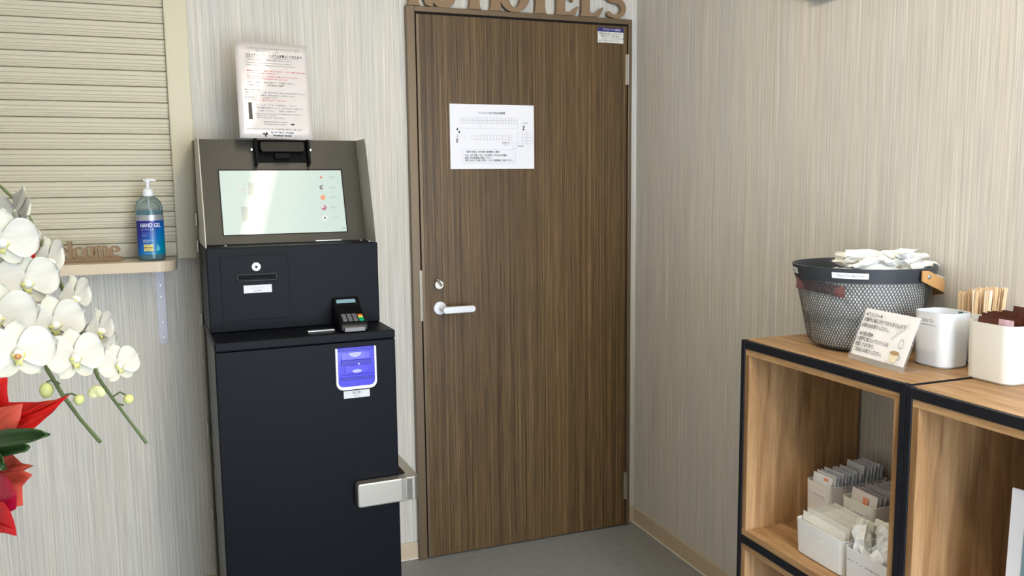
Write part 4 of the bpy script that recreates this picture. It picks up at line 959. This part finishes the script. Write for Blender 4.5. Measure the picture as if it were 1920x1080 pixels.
flower(137, 668, 1.32, 1.02, R_(28), R_(-4), R_(2))
flower(220, 683, 1.40, .80, R_(30), R_(-6), R_(8))
flower(30, 396, 1.44, 1.05, R_(105), R_(12), R_(20))
flower(-22, 520, 1.42, 1.1, R_(-5), 0, R_(8))
flower(60, 598, 1.50, 1.0, R_(30), 0, 0)
flower(170, 640, 1.52, .9, R_(20), R_(20), 0)
flower(-30, 400, 1.5, 1.0, R_(0), R_(10), 0)
# stems
def opart(name, bm, ma, smooth=True): return obj(name, bm, ma, oc, world=True, smooth=smooth)
b = new(); tube(b, [at(*p) for p in ((-70, 760, 1.5), (-80, 500, 1.48), (-50, 380, 1.45), (-5, 420, 1.44), (45, 560, 1.44), (88, 692, 1.42), (118, 742, 1.41), (150, 785, 1.41), (188, 829, 1.40))], [.0035]*6+[.0032, .0028, .0032], 10); opart('stem', b, STEM)
b = new(); tube(b, [at(*p) for p in ((-60, 760, 1.55), (-60, 450, 1.53), (-20, 330, 1.5), (45, 390, 1.5), (100, 500, 1.5), (150, 620, 1.48), (184, 708, 1.45), (212, 748, 1.45), (245, 792, 1.44), (275, 831, 1.44))], [.0035]*6+[.0030, .0026, .0023, .0028], 10); opart('stem', b, STEM)
for pts in (((112, 720, 1.41), (100, 712, 1.41), (88, 716, 1.41)), ((122, 740, 1.41), (135, 738, 1.41), (146, 744, 1.41)), ((205, 740, 1.45), (195, 728, 1.45), (184, 728, 1.45)), ((210, 745, 1.45), (225, 735, 1.45), (238, 742, 1.45)), ((130, 752, 1.41), (138, 770, 1.41)), ((218, 756, 1.45), (232, 760, 1.45))):
    b = new(); tube(b, [at(*p) for p in pts], .0016, 8); opart('flower_stalk', b, STEM)
for (u, v, t_, r_, sq) in ((87, 731, 1.41, .0108, 1.3), (148, 749, 1.41, .0085, 1.1), (241, 748, 1.45, .0085, 1.05)):
    b = new(); bmesh.ops.create_uvsphere(b, u_segments=18, v_segments=12, radius=r_)
    for q in b.verts: q.co.z *= sq*(1 if q.co.z < 0 else .9)
    b.transform(Matrix.Translation(at(u, v, t_))); opart('bud', b, BUD)
# half open bud between the stems
for an in (-1.0, -.4, .35, .95):
    b = new(); bmesh.ops.create_uvsphere(b, u_segments=14, v_segments=10, radius=.0085)
    b.transform(Matrix.Translation(at(182, 739, 1.45)) @ Matrix.Rotation(an, 4, Vector(FWD)) @ Matrix.Translation((0, 0, .006)) @ Matrix.Diagonal((1.25, .7, 1.15, 1))); opart('bud_petal', b, mat('bud_cream', (.72, .72, .38), .5))
# leaves
def leaf(pts, wd_, ma=LEAF, th=.0018):
    P = [at(*p) for p in pts]; b = new(); V = []; n = len(P)
    for i, p in enumerate(P):
        d_ = (P[min(i+1, n-1)]-P[max(i-1, 0)]).normalized(); s_ = d_.cross(FWD).normalized()
        ww = wd_[i]; V.append([b.verts.new(p-s_*ww+Vector((0, 0, .002))+FWD*-.006), b.verts.new(p-s_*ww*.5), b.verts.new(p+FWD*.004), b.verts.new(p+s_*ww*.5), b.verts.new(p+s_*ww+FWD*-.006)])
    for a, c in zip(V, V[1:]):
        for q in range(4): b.faces.new((a[q], a[q+1], c[q+1], c[q]))
    o = opart('leaf', b, ma); m_ = o.modifiers.new('s', 'SOLIDIFY'); m_.thickness = th
leaf([(-60, 838, 1.40), (-20, 826, 1.33), (20, 820, 1.30), (60, 816, 1.28), (80, 814, 1.27), (91, 815, 1.27)], [.012, .0125, .013, .0105, .006, .001])
leaf([(-60, 860, 1.42), (-20, 850, 1.38), (20, 843, 1.36), (45, 838, 1.34), (53, 840, 1.34)], [.012, .011, .009, .008, .006])
leaf([(-40, 820, 1.40), (-15, 848, 1.38), (0, 866, 1.36), (10, 880, 1.36)], [.012, .013, .011, .003])
# wrapping sheets: fans of folded paper
def sheet(name, pts, ma, n=6, rip=.006, seed=0):
    """fan of triangles subdivided and rippled; pts are outline points, the first is the hub"""
    rq = random.Random(seed); b = new(); P = [at(*p) for p in pts]; vs = [b.verts.new(p) for p in P]
    for i in range(1, len(P)-1): b.faces.new((vs[0], vs[i], vs[i+1]))
    bmesh.ops.subdivide_edges(b, edges=b.edges[:], cuts=4, use_grid_fill=True)
    edge = set(v for e in b.edges if e.is_boundary for v in e.verts)
    for v in b.verts:
        k_ = .35 if v in edge else 1; ph = v.co.x*70+v.co.z*55+seed*2
        v.co += FWD*(rip*k_*math.sin(ph)+rip*.5*k_*math.sin(ph*2.3+1))
    o = opart(name, b, ma); m_ = o.modifiers.new('s', 'SOLIDIFY'); m_.thickness = .0006; return o
sheet('wrapping_sheet', [(-110, 860, 1.44), (-120, 560, 1.52), (-40, 620, 1.5), (13, 684, 1.42), (16, 754, 1.42), (70, 754, 1.40), (105, 749, 1.38), (132, 739, 1.36), (96, 775, 1.38), (66, 802, 1.40), (50, 815, 1.42), (-40, 880, 1.44)], WR, seed=1)
sheet('wrapping_sheet', [(-90, 860, 1.42), (-80, 700, 1.44), (0, 764, 1.38), (42, 757, 1.38), (38, 785, 1.38), (28, 808, 1.39), (-30, 860, 1.42)], WR2, seed=2, rip=.004)
sheet('wrapping_sheet', [(-60, 900, 1.42), (-20, 850, 1.40), (25, 852, 1.38), (42, 868, 1.36), (64, 873, 1.33), (45, 882, 1.35), (62, 890, 1.35), (40, 912, 1.36), (42, 948, 1.36), (22, 951, 1.36), (-30, 960, 1.4)], WR2, seed=3)
sheet('wrapping_sheet', [(-80, 940, 1.40), (-60, 870, 1.40), (0, 884, 1.36), (16, 896, 1.34), (33, 925, 1.33), (28, 955, 1.34), (-40, 990, 1.38)], WR3, seed=4)
sheet('wrapping_sheet', [(-90, 980, 1.40), (-40, 940, 1.36), (10, 940, 1.34), (22, 958, 1.33), (27, 975, 1.33), (30, 1006, 1.33), (22, 992, 1.33), (0, 985, 1.34), (-60, 975, 1.36)], mat('deep_red_wrap', (.42, .004, .008), .4), seed=5)
sheet('wrapping_sheet', [(20, 500, 1.56), (38, 476, 1.56), (52, 455, 1.56), (66, 452, 1.56), (66, 482, 1.56), (45, 490, 1.56), (20, 500, 1.56)], WR, seed=6, rip=.002)
# pot and stand, outside the picture on the left
pc_ = at(-240, 930, 1.5)
b = new(); lathe(b, [(.055, pc_.z-.11), (.07, pc_.z+.03), (.075, pc_.z+.035), (.07, pc_.z+.02)], 28, pc_.x, pc_.y); opart('pot', b, WHT)
sd = thing('plant_stand', 'small round table under the orchid pot, outside the picture', 'plant stand', (pc_.x, pc_.y, 0))
zt_ = pc_.z-.112
b = new(); lathe(b, [(.11, zt_-.02), (.11, zt_)], 32, pc_.x, pc_.y); obj('table_top', b, MDF, sd, world=True)
for a in (0, 2.1, 4.2):
    b = new(); tube(b, [(pc_.x+.10*math.cos(a), pc_.y+.10*math.sin(a), zt_-.02), (pc_.x+.13*math.cos(a), pc_.y+.13*math.sin(a), 0)], .01, 10); obj('leg', b, MDF, sd, world=True)
